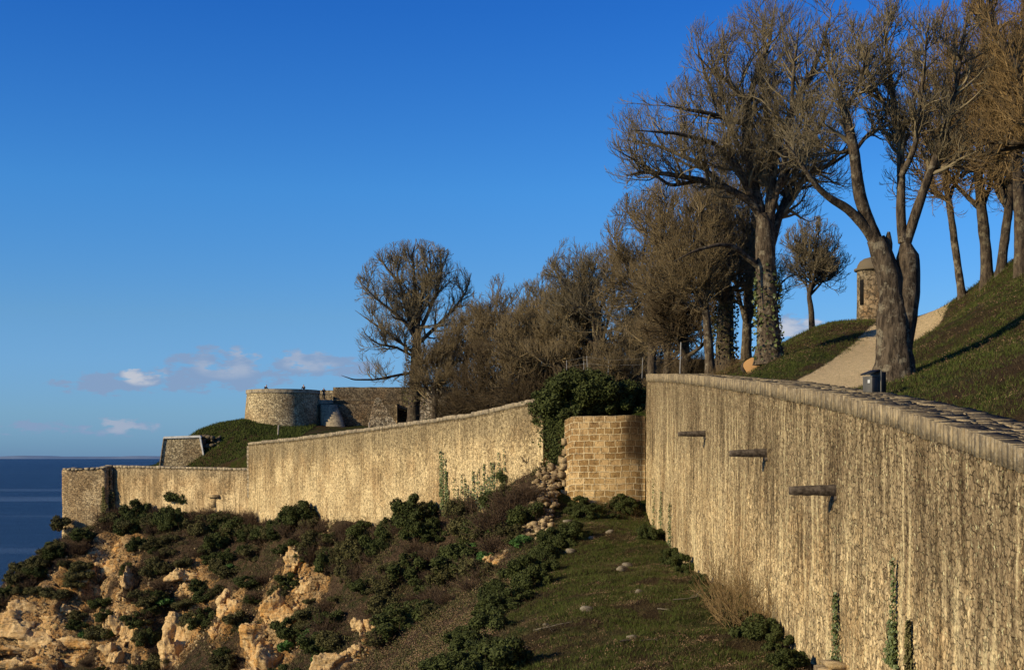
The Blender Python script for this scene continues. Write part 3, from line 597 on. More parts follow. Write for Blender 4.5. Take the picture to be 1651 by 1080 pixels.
def outcrop(p, rx, rz, seed, ochre, label):
    rng = np.random.default_rng(seed); n = 28; th, ph = np.meshgrid(np.linspace(0, math.pi, n+1), np.arange(n*2)/n*math.pi, indexing='ij'); u = np.stack([np.sin(th)*np.cos(ph), np.sin(th)*np.sin(ph), np.cos(th)], -1).reshape(-1,3)
    I = np.arange((n+1)*n*2).reshape(n+1, n*2); J = np.roll(I, -1, 1); F0 = np.stack([I[:-1], I[1:], J[1:], J[:-1]], -1).reshape(-1,4); Vs = []; Fs = []; nv = 0
    for k in range(13):
        r = facet(u, rng, 16); s_ = rng.uniform(.22, .5); of = rng.uniform(-1, 1, 3)*np.array([rx*.75, rz*.25, rz*.75]); of[1] += of[2]*.5
        V = u*r[:,None]*np.array([rx, rz*.7, rz])*s_+of; w = V+seed*9.
        V = V+u*((fbm(w*.9, 5, seed)-.5)*1.1+(np.abs(fbm(w*2.6, 4, seed+1)-.5))*.9-.1+(vnoise(np.c_[w[:,0]*.2, w[:,1]*.2, w[:,2]*2.6], seed)-.5)*.35)[:,None]
        Vs.append(V); Fs.append(F0+nv); nv += len(V)
    o = mesh('rock_outcrop', np.concatenate(Vs), np.concatenate(Fs), M_ROCK, smooth=False); o.location = p; o.color = (ochre, 0, 0, 1); tag(o, label, 'rock', 'limestone outcrops on the cliff'); return o
RL = ['broad layered limestone ledge at the bottom left corner of the cliff','slender pale rock pillar right of the dark hollow','pale cracked rock beside the slender pillar','smooth sloping pale rock face between two scrubby gullies','large crumbling ochre and cream rock face low on the cliff','ochre rock around the dark cave below the sea corner','pale knobbly rocks in the middle of the cliff scrub','sandy rock rib above the crumbling ochre face','cream rocks under the pale rampart scrub','pale rock slab low on the right of the cliff','orange rock shelf at the very bottom left','cream rock at the bottom edge of the cliff','small tan rock beside the steep soil bank','stony tan outcrop right above the crumbling face']
for i, (x, y, rx, ry, k) in enumerate(ROCKS):
    h = ray(x, y, GL, 95, 200); 
    if h is None: continue
    s_ = h[1]/F; outcrop(h+np.array([0, ry*s_*.25, -ry*s_*.15]), rx*s_*1.25, ry*s_*1.25, i+3, [.5,1.,1.][k], RL[i])

# ------------------------------------------------------------------ plants
def leaves(n, size, lumps, rng, flat=.0, stretch=1.5):
    L = np.array(lumps, float); w = L[:,3]**2; k = rng.choice(len(L), n, p=w/w.sum()); d = rng.normal(size=(n,3)); d /= np.linalg.norm(d, axis=1, keepdims=True)
    r = L[k,3]*(1-.55*rng.random(n)**2.2)*(1+.12*rng.normal(size=n)); c = L[k,:3]+d*r[:,None]*np.array([1,1,.85])
    m = c[:,2] > 0; c = c[m]; d = d[m]; n = len(c)
    nn = d+rng.normal(size=(n,3))*.8; nn /= np.linalg.norm(nn, axis=1, keepdims=True); a = np.cross(nn, rng.normal(size=(n,3))); a /= np.linalg.norm(a, axis=1, keepdims=True); b_ = np.cross(nn, a)
    s_ = size*(.6+.8*rng.random((n,1))); V = np.stack([c-a*s_*stretch, c+b_*s_*.6, c+a*s_*stretch, c-b_*s_*.6], 1)
    return V.reshape(-1,3), np.arange(n*4).reshape(-1,4)
def bushmesh(n, size, R, H, seed, m, nl=14, stems=10):
    rng = np.random.default_rng(seed); lumps = []
    for k in range(nl):
        a_ = rng.random()*6.28; q = R*.85*math.sqrt(rng.random()); z = rng.random()**.8*H*.85*(1-.4*q/R); lumps.append((q*math.cos(a_), q*math.sin(a_), z+.1*H, R*(.12+.24*rng.random()**1.5)))
    V, Fq = leaves(n, size, lumps, rng)
    P0 = np.zeros((stems,4,3)); 
    for k in range(stems):
        l = lumps[k % nl]; e = np.array(l[:3])*1.05; P0[k] = [e*[.1,.1,0], e*[.35,.35,.4], e*[.75,.75,.75], e+rng.normal(size=3)*.1*R+[0,0,.2*R]]
    Vs, Fs = tubes(P0, np.tile(np.array([[.05,.035,.02,.006]])*R*.5, (stems,1)), 4)
    ob = mesh('shrub', np.concatenate([V, Vs]), np.concatenate([Fq, Fs+len(V)]), mats=[m, M_DRY], midx=[0]*len(Fq)+[1]*len(Fs)); me = ob.data; bpy.data.objects.remove(ob); return me
def drymesh(n, R, H, seed, m, rad=.012, sub=3, wg=.16):
    rng = np.random.default_rng(seed); a_ = rng.random(n)*6.28; sp = rng.random(n)**.6
    st = np.stack([np.cos(a_)*sp*R*.3, np.sin(a_)*sp*R*.3, np.zeros(n)-.1], 1); d = np.stack([np.cos(a_)*sp*.9, np.sin(a_)*sp*.9, np.ones(n)], 1); d /= np.linalg.norm(d, axis=1, keepdims=True)
    Lp, Lr = grow(st, d, H*(.5+.6*rng.random(n)), np.full(n, rad*1.6), np.full(n, rad*.6), 5, wg, 0, rng)
    V1, F1 = tubes(Lp, Lr, 3); s2, d2, l2, r2 = spawn(Lp, Lr, H/sub/3.2, H*.32, .15, (25,60), rng, .5)
    p2, q2 = grow(s2, d2, l2, np.full(len(s2), rad*.8), np.full(len(s2), rad*.35), 3, .2, .05, rng); V2, F2 = tubes(p2, q2, 3)
    ob = mesh('dry', np.concatenate([V1, V2]), np.concatenate([F1, F2+len(V1)]), m); me = ob.data; bpy.data.objects.remove(ob); return me
def grow(st, d, ln, r0, r1, n, wig, trop, rng, curl=0):
    N = len(st); pts = np.zeros((N, n+1, 3)); pts[:,0] = st; d = norm(d.copy()); bend = rng.normal(size=(N,3))*wig*.5
    for k in range(n):
        d = norm(d+rng.normal(size=(N,3))*wig+bend*.4+np.array([0,0,trop])); pts[:,k+1] = pts[:,k]+d*(ln/n)[:,None]
    t_ = np.linspace(0, 1, n+1)[None]; rad = r0[:,None]*(1-t_)+r1[:,None]*t_; return pts, rad
def spawn(pts, rad, spacing, length, t0, ang, rng, shrink=.6, tip=True):
    N, n1, _ = pts.shape; L = np.linalg.norm(np.diff(pts, axis=1), axis=2).sum(1); cnt = np.maximum((L*(1-t0)/spacing+rng.random(N)).astype(int), 0)
    idx = np.repeat(np.arange(N), cnt); t_ = t0+(1-t0)*rng.random(len(idx))
    if tip: idx = np.r_[idx, np.arange(N)]; t_ = np.r_[t_, np.full(N, .995)]
    f = t_*(n1-1); i = np.minimum(f.astype(int), n1-2); f = f-i; a_ = pts[idx,i]; b_ = pts[idx,i+1]; st = a_+(b_-a_)*f[:,None]; d = norm(b_-a_)
    pr = norm(np.cross(d, rng.normal(size=d.shape))); an = np.radians(ang[0]+(ang[1]-ang[0])*rng.random(len(idx))); 
    if tip: an[-N:] *= .3
    cd = d*np.cos(an)[:,None]+pr*np.sin(an)[:,None]; ln = length*(1-shrink*t_)*(.6+.7*rng.random(len(idx)))
    pr_ = rad[idx,i]*(1-f)+rad[idx,i+1]*f
    return st, cd, ln, pr_
def clampenv(st, d, ln, env):
    best = np.zeros(len(st))
    for c, r in env:
        c = np.array(c); r = np.array(r); p = (st-c)/r; q = d/r; A_ = (q*q).sum(1); B_ = (p*q).sum(1); C_ = (p*p).sum(1)-1
        D = B_*B_-A_*C_; ex = np.where(D > 0, (-B_+np.sqrt(np.maximum(D,0)))/A_, 0); best = np.maximum(best, np.where(C_ < .15, np.maximum(ex, 0), 0))
    return np.minimum(ln, best)
def smoothpl(pl, rad, n):
    pl = np.array(pl, float); rad = np.array(rad, float); s = np.r_[0, np.cumsum(np.linalg.norm(np.diff(pl, axis=0), axis=1))]; q = np.linspace(0, s[-1], n+1)
    # Catmull style smoothing by interpolation then averaging
    p = np.stack([np.interp(q, s, pl[:,k]) for k in range(3)], 1); r = np.interp(q, s, rad)
    for _ in range(2): p[1:-1] = (p[:-2]+2*p[1:-1]+p[2:])/4
    return p, r
def barktube(pl, rad, seed, sides=14, flare=0, n=None, rough=.12):
    pl = np.array(pl, float); L = np.linalg.norm(np.diff(pl, axis=0), axis=1).sum(); n = n or max(8, int(L/.22)); p, r = smoothpl(pl, rad, n)
    if flare:
        s = np.linspace(0, L, n+1); r = r*(1+flare*np.exp(-s/.7))
    V, Fq = tubes(p[None], r[None], sides); c = np.repeat(p, sides, axis=0); d = V-c
    k = 1+rough*2*(fbm(V*1.6+seed, 3, seed)-.5)+rough*1.4*(fbm(V*np.array([5,5,1.6])+seed, 2, seed+5)-.5); return c+d*k[:,None], Fq
def tree(label, Yd, trunk, limbs, env, seed, dens=1., mtw=None, mbk=None, tw=.012, name='bare_tree', cat='tree', autolimb=0, group=None, ivy=None, depth=None, trop=.05, upper=True, fine=1., dl=3.0, base=None, nob=None):
    """trunk: [(px,py,width_px)...]; limbs: [(startdepth offset, [(px,py)...], w0, w1)]; env: [(px,py,rx,ry,rdepth)]"""
    rng = np.random.default_rng(seed); s_ = Yd/F; mtw = mtw or M_TWG; mbk = mbk or M_BARK
    x0, y0 = trunk[0][:2]; bx = P(x0, y0, Yd)
    g0 = gz(bx[0], Yd, upper) if base is None else base
    tp = [P(x, y, Yd+(o_[0] if o_ else 0)) for x, y, w, *o_ in trunk]; tr = [w*s_/2 for x, y, w, *o_ in trunk]
    tp[0][2] = min(tp[0][2], g0)-.25
    if tp[1][2] < tp[0][2]+.3: tp[1][2] = tp[0][2]+.5
    root = thing(name, (tp[0][0], tp[0][1], g0), label, cat, group); loc = root.location
    mbt = MB(); mbt.add(*barktube(tp, tr, seed, 18, .28)); polys = []
    E = [(P(x, y, Yd+(o_[0] if o_ else 0)), np.array([rx*s_, rd*s_, ry*s_])) for x, y, rx, ry, rd, *o_ in env]
    top = np.array(tp[-1]); rt = tr[-1]
    lim = []
    for dz, pl, w0, w1 in limbs:
        n = len(pl); pts = [P(x, y, Yd+dz*(k/(n-1))**1.2) for k, (x, y) in enumerate(pl)]
        lim.append((pts, np.r_[np.linspace(w0, w1, n)[:-1], w1*.35]*s_/2))
    for k in range(autolimb):
        c, r = E[k % len(E)]; a_ = 6.283*(k+rng.random()*.6)/max(autolimb,1)*1.618*1.0; rr = .25+.5*rng.random(); z = -.05+.75*rng.random()
        tgt = c+r*np.array([math.cos(a_)*rr*1.1, math.sin(a_)*rr*1.1, z]); ti = max(1, len(tp)-1-int(rng.random()*2)) if len(tp) > 2 else 1
        st = tp[ti]; r0 = tr[ti]*.62*(.7+.4*rng.random()); mid = st+(tgt-st)*.4+np.array([0,0,-.05*np.linalg.norm(tgt-st)])+(tgt-st)*[.18,.18,-.02]
        mid2 = st+(tgt-st)*.72+rng.normal(size=3)*.06*np.linalg.norm(r)
        lim.append(([st, mid, mid2, tgt], np.array([r0, r0*.6, r0*.42, max(r0*.22, .03)])))
    R = float(np.mean([np.mean(r) for c, r in E])); n = 16; LP = []; LR = []
    for pts, rr in lim:
        V, Fq = barktube(pts, rr, seed+3, 9, 0, None, .1); mbt.add(V, Fq); p, r = smoothpl(pts, rr, n)
        p[1:-1] += rng.normal(size=(n-1,3))*.03*R*.5; LP.append(p); LR.append(r)
    mbt.build('trunk', mbk, root, True, loc)
    LP = np.array(LP); LR = np.array(LR); Vc = []; Fc = []; nv = 0; tips = None
    prs = [(R*.08/dens, R*.85, .12, (30,70), 8, .13, trop, 5), (R*.075/dens, R*.42, .12, (25,58), 6, .15, trop, 4), (R*.062/dens/fine, R*.24, .1, (22,55), 5, .15, trop*2.4, 3), (R*.066/dens/fine, R*.13, .05, (18,48), 3, .17, trop*3.5, 3)]
    pts, rad = LP, LR
    for lv, (spc, ln, t0, ang, ns, wig, tro, sides) in enumerate(prs):
        st, d, l, pr = spawn(pts, rad, spc, ln, t0, ang, rng, .5)
        d = norm(d+np.array([0,0,.12])); l = np.minimum(l, clampenv(st, d, l*9, E)*(.7+.55*rng.random(len(l)))); keep = l > (R*.018); st, d, l, pr = st[keep], d[keep], l[keep], pr[keep]
        lo = tw*[2.8,1.5,.9,.62][lv]; r0 = np.clip(pr*.6, lo*.9, lo*1.0+(pr*.5 if lv == 0 else 0)); r1 = np.full(len(st), tw*[1.3,.95,.75,.5][lv])
        pts, rad = grow(st, d, l, r0, r1, ns, wig, tro, rng); V, Fq = tubes(pts, rad, sides); Vc.append(V); Fc.append(Fq+nv); nv += len(V)
    e = pts[:,-1]; m_ = rng.random(len(e)) < .3; e = e[m_]; n_ = len(e); a_ = norm(rng.normal(size=(n_,3))+[0,0,.6]); b_ = norm(np.cross(a_, rng.normal(size=(n_,3)))); q = tw*2.4*(.6+.8*rng.random((n_,1)))
    V = np.stack([e-a_*q*.3, e+b_*q*.35+a_*q*.5, e+a_*q*1.6, e-b_*q*.35+a_*q*.5], 1).reshape(-1,3); Vc.append(V); Fc.append(np.arange(n_*4).reshape(-1,4)+nv)
    mesh('crown', np.concatenate(Vc), np.concatenate(Fc), mtw, root, loc=loc)
    if ivy:
        y_a, y_b, nn_, dens_ = ivy; V = []
        pl, rr = smoothpl(tp, tr, 60); 
        k = rng.integers(0, 60, nn_*3); zt = (HY-y_a)/F*Yd; zb = (HY-y_b)/F*Yd; k = k[(pl[k,2] < zt) & (pl[k,2] > zb)][:nn_]; n_ = len(k); ph = rng.random(n_)*6.28
        lump = .9+.7*vnoise(np.stack([np.cos(ph)*1.5, np.sin(ph)*1.5, pl[k,2]*1.5], 1), 3); c = pl[k]+np.stack([np.cos(ph), np.sin(ph), rng.normal(size=n_)*.4], 1)*(rr[k]*lump*dens_)[:,None]
        a_ = norm(rng.normal(size=(n_,3))); b_ = norm(np.cross(a_, rng.normal(size=(n_,3)))); q = .08*(.6+.8*rng.random((n_,1)))
        V = np.stack([c-a_*q, c+b_*q, c+a_*q, c-b_*q], 1).reshape(-1,3); mesh('ivy', V, np.arange(n_*4).reshape(-1,4), M_IVY if mbk is M_BARK else M_LEAF2, root, loc=loc)
    return root

# big tree in the centre right
tree('tallest wide spreading bare tree with ivy on its trunk, standing behind the right rampart', 75, [(1241,580,42),(1238,520,34),(1236,450,32),(1234,400,32),(1234,372,30),(1228,345,20)],
 [(-2,[(1228,352),(1210,325),(1172,303),(1131,291),(1080,281),(1035,277),(1010,284)],15,4),(1,[(1226,350),(1217,300),(1205,250),(1201,194),(1211,150),(1225,105),(1241,70),(1248,20)],18,4),
  (-2,[(1202,200),(1172,192),(1144,183),(1111,178),(1075,170)],10,3),(-1,[(1207,165),(1191,150),(1174,131),(1150,118),(1120,85)],9,3),(2,[(1240,375),(1246,320),(1244,270),(1240,220),(1233,167),(1228,110),(1215,40)],16,4),
  (-1,[(1238,360),(1244,300),(1249,255),(1262,212),(1278,180),(1294,144),(1310,115),(1325,78),(1339,28)],17,4),(2,[(1243,395),(1256,350),(1282,305),(1306,281),(1345,262),(1380,240)],15,4),
  (-3,[(1226,432),(1203,414),(1183,397),(1159,394),(1121,404),(1087,421)],11,3),(4,[(1242,380),(1262,330),(1290,260),(1330,190),(1360,130)],13,3),(-4,[(1222,340),(1190,270),(1150,230),(1090,215),(1020,210)],12,3),(3,[(1172,303),(1120,260),(1060,235),(1000,225)],9,3),(-3,[(1131,291),(1080,300),(1030,262),(990,240)],7,2),
  (5,[(1230,350),(1215,280),(1180,215),(1140,130),(1120,60)],12,3),(-4,[(1240,350),(1262,280),(1275,200),(1280,110),(1290,30)],12,3)],
 [(1200,130,110,150,130),(1045,238,108,95,90),(1280,90,95,160,110),(1330,230,90,110,90),(1160,210,110,110,110),(1250,300,120,90,110)], 11, dens=.9, tw=.0125, ivy=(440,575,520,1.0))
# twin trunk tree
tree('massive twin stemmed bare tree with thick rough trunk beside the litter bin', 52, [(1442,603,62),(1441,560,56),(1441,520,54),(1438,480,40),(1428,425,38),(1412,385,30)],
 [(0,[(1446,603),(1450,560),(1458,510),(1465,460),(1464,415),(1458,385)],46,34),(-1,[(1413,392),(1398,352),(1387,320),(1381,280),(1377,240),(1366,195),(1357,165)],24,13),(-1.5,[(1412,392),(1395,365),(1365,335),(1340,322),(1315,300),(1290,262),(1262,225)],20,4),
  (1,[(1456,392),(1452,340),(1453,290),(1452,235),(1445,190),(1438,140),(1430,90),(1425,40)],17,5),(-1,[(1461,392),(1478,340),(1492,300),(1506,262),(1525,205),(1540,150),(1550,80),(1560,20)],18,5),
  (2,[(1357,168),(1350,140),(1338,110),(1330,70)],9,3),(-2,[(1360,180),(1380,150),(1390,120),(1400,70)],8,3),(2,[(1378,245),(1400,215),(1425,205),(1450,190)],7,3),(-2,[(1453,285),(1475,240),(1480,190),(1490,120),(1495,50)],10,3),
  (1,[(1377,240),(1345,250),(1310,225),(1290,190)],8,3),(-2,[(1500,280),(1530,262),(1565,255),(1600,265)],8,3),(1,[(1448,200),(1420,160),(1400,120),(1385,60)],8,3),(0,[(1430,425),(1432,392),(1433,374)],16,14)],
 [(1340,120,75,110,80),(1440,80,95,130,100),(1530,80,85,140,100),(1300,240,75,70,70),(1400,-60,170,120,120),(1560,240,80,65,70),(1470,200,65,80,60),(1395,140,80,110,80),(1500,140,90,130,90)], 12, dens=.88, tw=.011, mbk=M_BARK, fine=.9)
# left round-crowned tree
tree('isolated round crowned bare tree with an ivy clad trunk behind the sloping rampart', 145, [(666,684,20),(668,640,19),(670,600,18),(671,560,15),(672,540,12)],
 [(-2,[(671,548),(655,520),(630,500),(605,480),(580,455)],7,2),(2,[(671,545),(662,500),(645,460),(622,430),(605,405)],7,2),(0,[(672,545),(672,500),(668,450),(665,410),(670,392)],8,2),(-3,[(672,545),(690,505),(705,470),(712,430),(708,400)],7,2),
  (2,[(673,555),(700,530),(730,500),(752,470),(760,440)],7,2),(-2,[(668,575),(640,560),(610,555),(590,540)],5,2),(-4,[(667,600),(640,605),(605,612),(570,612),(550,605)],5,1.5),(3,[(672,590),(700,570),(730,560),(750,540)],5,1.5),(4,[(670,550),(652,490),(640,440),(650,400)],6,2),(-4,[(672,550),(680,480),(695,430),(690,395)],6,2),(3,[(668,570),(630,540),(600,520),(572,500)],5,1.5)],
 [(668,470,98,84,90),(640,560,75,60,60),(600,600,50,22,35),(700,540,60,60,60)], 13, dens=.84, tw=.018, mtw=M_TWG, mbk=M_BARKD, ivy=(545,650,1500,1.5))
# trees of the middle mass
T = [('low brown bare tree just right of the isolated round crowned tree',141,[(745,690,10),(748,620,9),(752,580,7)],[(750,560,55,85,60),(735,600,45,60,50)],M_TWB,.02,1.1),
 ('brown rounded bare tree third from the left in the thicket',138,[(812,680,12),(815,600,10),(815,560,8)],[(815,528,70,88,60),(795,580,65,70,55)],M_TWB,.02,1.15),
 ('bare tree with a notched crown above the ruined wall bush',133,[(885,660,12),(888,590,11),(890,540,8)],[(892,520,72,86,60),(860,570,65,75,55)],M_TWG,.019,1.1),
 ('taller dark bare tree stepping up behind the ruined wall',126,[(960,650,15),(962,560,13),(965,500,10)],[(968,448,86,98,70),(935,530,75,85,60),(925,455,55,60,50)],M_TWG,.018,1.15),
 ('dense bare tree left of the tallest tree',112,[(1050,630,16),(1052,540,14),(1056,470,11)],[(1052,415,90,118,80),(1025,520,80,95,70)],M_TWB,.017,1.2),
 ('leaning grey lichen trunked bare tree left of the cut log',88,[(1146,604,17),(1142,545,14),(1138,500,12),(1136,470,9)],[(1105,390,98,125,85),(1075,490,80,80,60)],M_TWB,.014,1.15),
 ('thick dark trunked bare tree directly behind the cut log',92,[(1170,592,32),(1168,550,27),(1170,505,27),(1172,470,18)],[(1150,370,85,140,80),(1180,460,70,70,60)],M_TWB,.014,1.2),
 ('pale slim bare tree between the dark trunk and the tallest tree',95,[(1203,586,17),(1204,530,15),(1206,470,12)],[(1190,340,75,130,80),(1230,440,60,70,60)],M_TWB,.014,1.1),
 ('small round crowned bare tree standing on the green mound skyline',104,[(1311,528,11),(1308,498,9),(1304,478,8),(1307,458,6)],[(1312,420,62,72,60),(1330,440,58,48,50)],M_TWG,.015,1.1),
 ('slender pale leaning bare tree alone on the skyline right of the path',76,[(1556,500,16),(1548,455,12),(1539,390,12),(1530,325,10),(1520,260,8)],[(1510,170,100,180,80),(1490,290,75,65,60)],M_TWB,.013,.9),
 ('dark bare tree on top of the right bank, left of its two neighbours',72,[(1592,468,23),(1590,410,18),(1583,340,17),(1576,270,13)],[(1570,160,105,180,80),(1550,300,80,65,60)],M_TWO,.013,1.1),
 ('leaning bare tree on the right bank between two others',71,[(1610,462,18),(1618,400,15),(1626,340,14),(1630,260,12)],[(1630,150,100,185,80),(1615,295,75,65,60)],M_TWO,.013,1.1),
 ('bare tree at the right edge on the top of the bank',66,[(1648,425,22),(1645,340,20),(1640,260,17),(1640,200,14)],[(1640,100,95,170,90),(1640,270,80,80,80)],M_TWO,.013,1.1),
 ('russet twigged tree leaning in from beyond the upper right edge',50,[(1760,420,45),(1745,340,38),(1725,270,32),(1700,220,26)],[(1640,130,105,150,90),(1620,250,90,80,80),(1640,10,90,90,80)],M_TWO,.011,.9)]
for i, (lab, Yd, tr_, env, mt, tw_, dn) in enumerate(T):
    tree(lab, Yd, tr_, [], env, 40+i, dens=dn*.76, mtw=mt, mbk=M_BARKD if i not in (5,7,9) else M_BARK, tw=tw_, autolimb=9, ivy=(470,585,900,1.1) if i == 6 else None)

# low bare trees filling the thicket behind the sloping rampart
FILL = [(700,139,'low bare tree at the left end of the thicket'),(775,134,None),(838,131,None),(905,128,None),(940,136,None),(1000,118,None),(1075,104,None),(1105,98,None),(860,143,None),(1025,128,None)]
proto = []
for i in range(3):
    proto.append(tree('bare twiggy small tree filling the thicket between the larger trees', 128, [(820+i*30,655,11),(822+i*30,630,10),(818+i*30,600,8)], [], [(820+i*30,560,58,72,70),(835+i*30,600,62,48,60),(800+i*30,610,50,45,60)], 90+i, dens=.8, mtw=(M_TWB,M_THK,M_TWB)[i], mbk=M_BARKD, tw=.017, autolimb=10, group='small trees in the thicket'))
for i, (px_, Yd, lab) in enumerate(FILL):
    o = proto[i] if i < 3 else copy_tree(proto[i % 3]); x_ = (px_-CX)/F*Yd; o.location = (x_, Yd, gz(x_, Yd, True)); o.rotation_euler.z = i*1.9; k_ = rnd(.85,1.15); o.scale = (k_,k_,k_*rnd(.9,1.1))
# shrubs
BUSH = [bushmesh(8500, .058, 1.35, 1.4+.25*k, 70+k, M_LEAF if k % 2 else M_LEAF2, 34, 26) for k in range(4)]
BUSHN = [bushmesh(9000, .055, 1.25, 1.4, 80+k, M_LEAF, 26, 16) for k in range(3)]
BRIGHT = [bushmesh(4200, .08, 1.1, 1.0, 90, M_BRIGHT, 14)]
DRY = [drymesh(120, 1.3, 1.5, 100+k, M_DRY, .018) for k in range(3)]
DRYN = [drymesh(34, 1.0, 2.1, 110+k, M_TWO, .010) for k in range(2)]
THK = [drymesh(110, 3.0, 4.2, 120+k, M_THK, .020, 4, .26) for k in range(3)]
def put(me, p, s, label, cat='shrub', group=None, name='shrub', sz=1., rz=None):
    o = bpy.data.objects.new(name, me); C.objects.link(o); o.location = (p[0], p[1], p[2]-.12*s); o.scale = (s, s, s*sz); o.rotation_euler = (rnd(-.1,.1), rnd(-.1,.1), rnd(0,6.28) if rz is None else rz)
    return tag(o, label, cat, group)
# foot of walls B and C
for k in range(76):
    x = 188+k*7.0+rnd(-5,5); t_ = (x-400)
    if x < 400: q = np.interp(x, [180,290,400], [-55.6,-44.6,-34]), np.interp(x, [180,290,400], [190,183,176])
    else: q = np.interp(x, [400,528,658,760,850], [-34,-20.7,-10.3,-3.7,1.2]), np.interp(x, [400,528,658,760,850], [176,152.9,134.8,123.4,114.5])
    d = rnd(.7,3.4); px, py = q[0]-.75*d, q[1]-.66*d; dry = random.random() < .25
    put(random.choice(DRY if dry else BUSH), (px, py, gz(px, py, False)), rnd(.8,1.6), 'dry brown scrub bush at the foot of the far ramparts' if dry else 'dark evergreen shrub growing against the foot of the far ramparts', group='shrubs along the foot of the far ramparts', sz=rnd(.8,1.35), name='dry_scrub' if dry else 'shrub')
SP = [(300,815,2.0,'rounded dark bush standing proud of the pale rampart foot'),(40,905,1.3,None),(90,880,1.2,None),(20,930,1.2,None),*[(x_, 955-x_*.85+rnd(-2,4), rnd(.7,1.3), None) for x_ in (2,10,28,48,56,66,74,82)],(95,835,1.2,'dark shrub clinging to the seaward side of the corner bastion')]
for x, y, s_, lab in SP:
    h = ray(x, y+14, GL, 150, 200)
    if x == 95: h = np.array([-62.3, 187.5, -10.2])
    if h is not None: put(random.choice(BUSH), h, s_, lab or 'dark shrub on the seaward skyline of the cliff', group=None if lab else 'shrubs on the seaward skyline')
# slope scrub
rs = random.Random(5); nsl = 0
for k in range(1500):
    x = rs.uniform(-20, 880); y = rs.uniform(850, 1110)
    if y < 868+max(0, 100-x)*.6: continue
    if x > 640+ (1080-y)*1.0: continue
    inr = any(((x-a_)/(b_*.95))**2+((y-c_)/(d_*.95))**2 < 1 for a_, c_, b_, d_, e_ in ROCKS)
    if inr and rs.random() < .93: continue
    n_ = float(vnoise(np.array([[x*.02, y*.03, 1.]]), 5)[0]); 
    brown = x > 440 and 850 < y and x > 500+(y-850)*.2 and n_ > .35
    if brown and rs.random() < .25: continue
    if nsl > 215: break
    h = ray(x, y, GL, 95, 200, .4)
    if h is None or h[1] > 187: continue
    dry = rs.random() < (.5 if n_ > .5 else .2); nsl += 1; me = rs.choice(DRY) if dry else (BRIGHT[0] if rs.random() < .06 else rs.choice(BUSH))
    put(me, h, rs.uniform(.7,1.5), 'brown leafless scrub on the cliff slope' if dry else 'dark low shrub scattered over the cliff slope', group='dry scrub on the cliff slope' if dry else 'green shrubs on the cliff slope', sz=rs.uniform(.6,1.0), name='dry_scrub' if dry else 'shrub')
# shelf edge bushes (near)
for k in range(34):
    t_ = k/33; x = 905-t_*215+rnd(-22,30)+(90*rnd(0,1) if t_ > .7 else 0); y = 868+t_*235+rnd(-8,14); h = ray(x, y, GL, 40, 112)
    if h is None: continue
    put(random.choice(BUSHN), h, rnd(.75,1.15), 'small leaved dark bush on the edge of the grassy shelf', group='bushes lining the edge of the grassy shelf', sz=rnd(.7,1.1))
for k in range(16):
    x = rnd(915,1040); y = rnd(812,838)+(x-915)*.02; h = ray(x, y, GL, 80, 112)
    if h is not None: put(random.choice(BUSHN+DRYN[:1]), h, rnd(.5,.95), 'low tangled bush at the foot of the curved block wall', group='bushes under the curved block wall', sz=.8)
# foot of wall A
for k in range(22):
    Yd = rnd(44,100); px = AX-rnd(.3,1.1); put(random.choice(BUSHN), (px, Yd, gz(px, Yd, False)), rnd(.4,.8), 'leafy weed bush at the foot of the right rampart', group='weeds along the foot of the right rampart')
for x, y in ((1190,985),(1205,1000),(1222,1010),(1180,960),(1240,1030),(1215,985)):
    Yd = 23540/(x+14-CX); px = AX-rnd(.5,1.3); put(random.choice(DRYN), (px, Yd, gz(px, Yd, False)), rnd(.9,1.5), 'clump of tall reddish bare stems against the right rampart', group='bare stems against the right rampart', name='tall_weed', sz=1.25)
for k in range(15):
    x = rnd(735,860); y = rnd(835,880)-(x-735)*.2; h = ray(x, y, GL, 90, 130)
    if h is not None: put(random.choice(DRY+BUSH[:2]), h, rnd(1.,1.7), 'large tangled brown and dark bush on the bank under the ivy streaks', group='tangled bushes under the ivy streaks', name='tangled_bush')
for k in range(26):
    x = rnd(190,760); q = np.interp(x, [180,290,400,528,658,760], [-55.6,-44.6,-34,-20.7,-10.3,-3.7]), np.interp(x, [180,290,400,528,658,760], [190,183,176,152.9,134.8,123.4])
    px, py = q[0]-.8, q[1]-.6; put(random.choice(DRY), (px, py, gz(px, py, False)), rnd(.6,.9), 'tall thin dead stalks standing up against the far ramparts', group='dead stalks against the far ramparts', name='tall_weed', sz=rnd(1.6,2.4))
# bright plants
for x, y in ((770,890),(800,865),(830,850),(845,880),(785,905)):
    h = ray(x, y, GL, 90, 125); put(BRIGHT[0], h, rnd(.8,1.1), 'bright green leafy plant on the bank below the ivied gully', group='bright green plants on the bank', sz=.8)
for k in range(18):
    y = rnd(750,850); x = rnd(770, 885-(y-715)*.3); Yd = 112-rnd(0,4); h = ray(x, y, GL, 95, 120)
    if h is None: continue
    put(random.choice(DRY+BUSH), h, rnd(.7,1.2), 'tangled dark bush in the gully by the tumbled rubble', group='bushes in the gully')
# dark green bush above the ruined wall
mm = bushmesh(24000, .07, 2.0, 2.6, 200, M_LEAF, 60, 14)
for i, (x, yb, s_, lab) in enumerate(((915,672,1.5,'large dark green bush overhanging the gap left of the block wall'),(965,668,1.45,'dark green bush on top of the curved block wall, middle one'),(1010,668,1.1,'dark green bush on top of the block wall nearest the right rampart'),(893,700,.85,'dark leafy bush hanging in the gap between the ramparts'))):
    Yd = 113.5+i*.3; p = P(x, yb, Yd); 
    if i < 3: p[2] = min(p[2], gz(p[0], Yd, True)+.2)
    put(mm, p, s_, lab, 'bush', name='bush', sz=1.0)
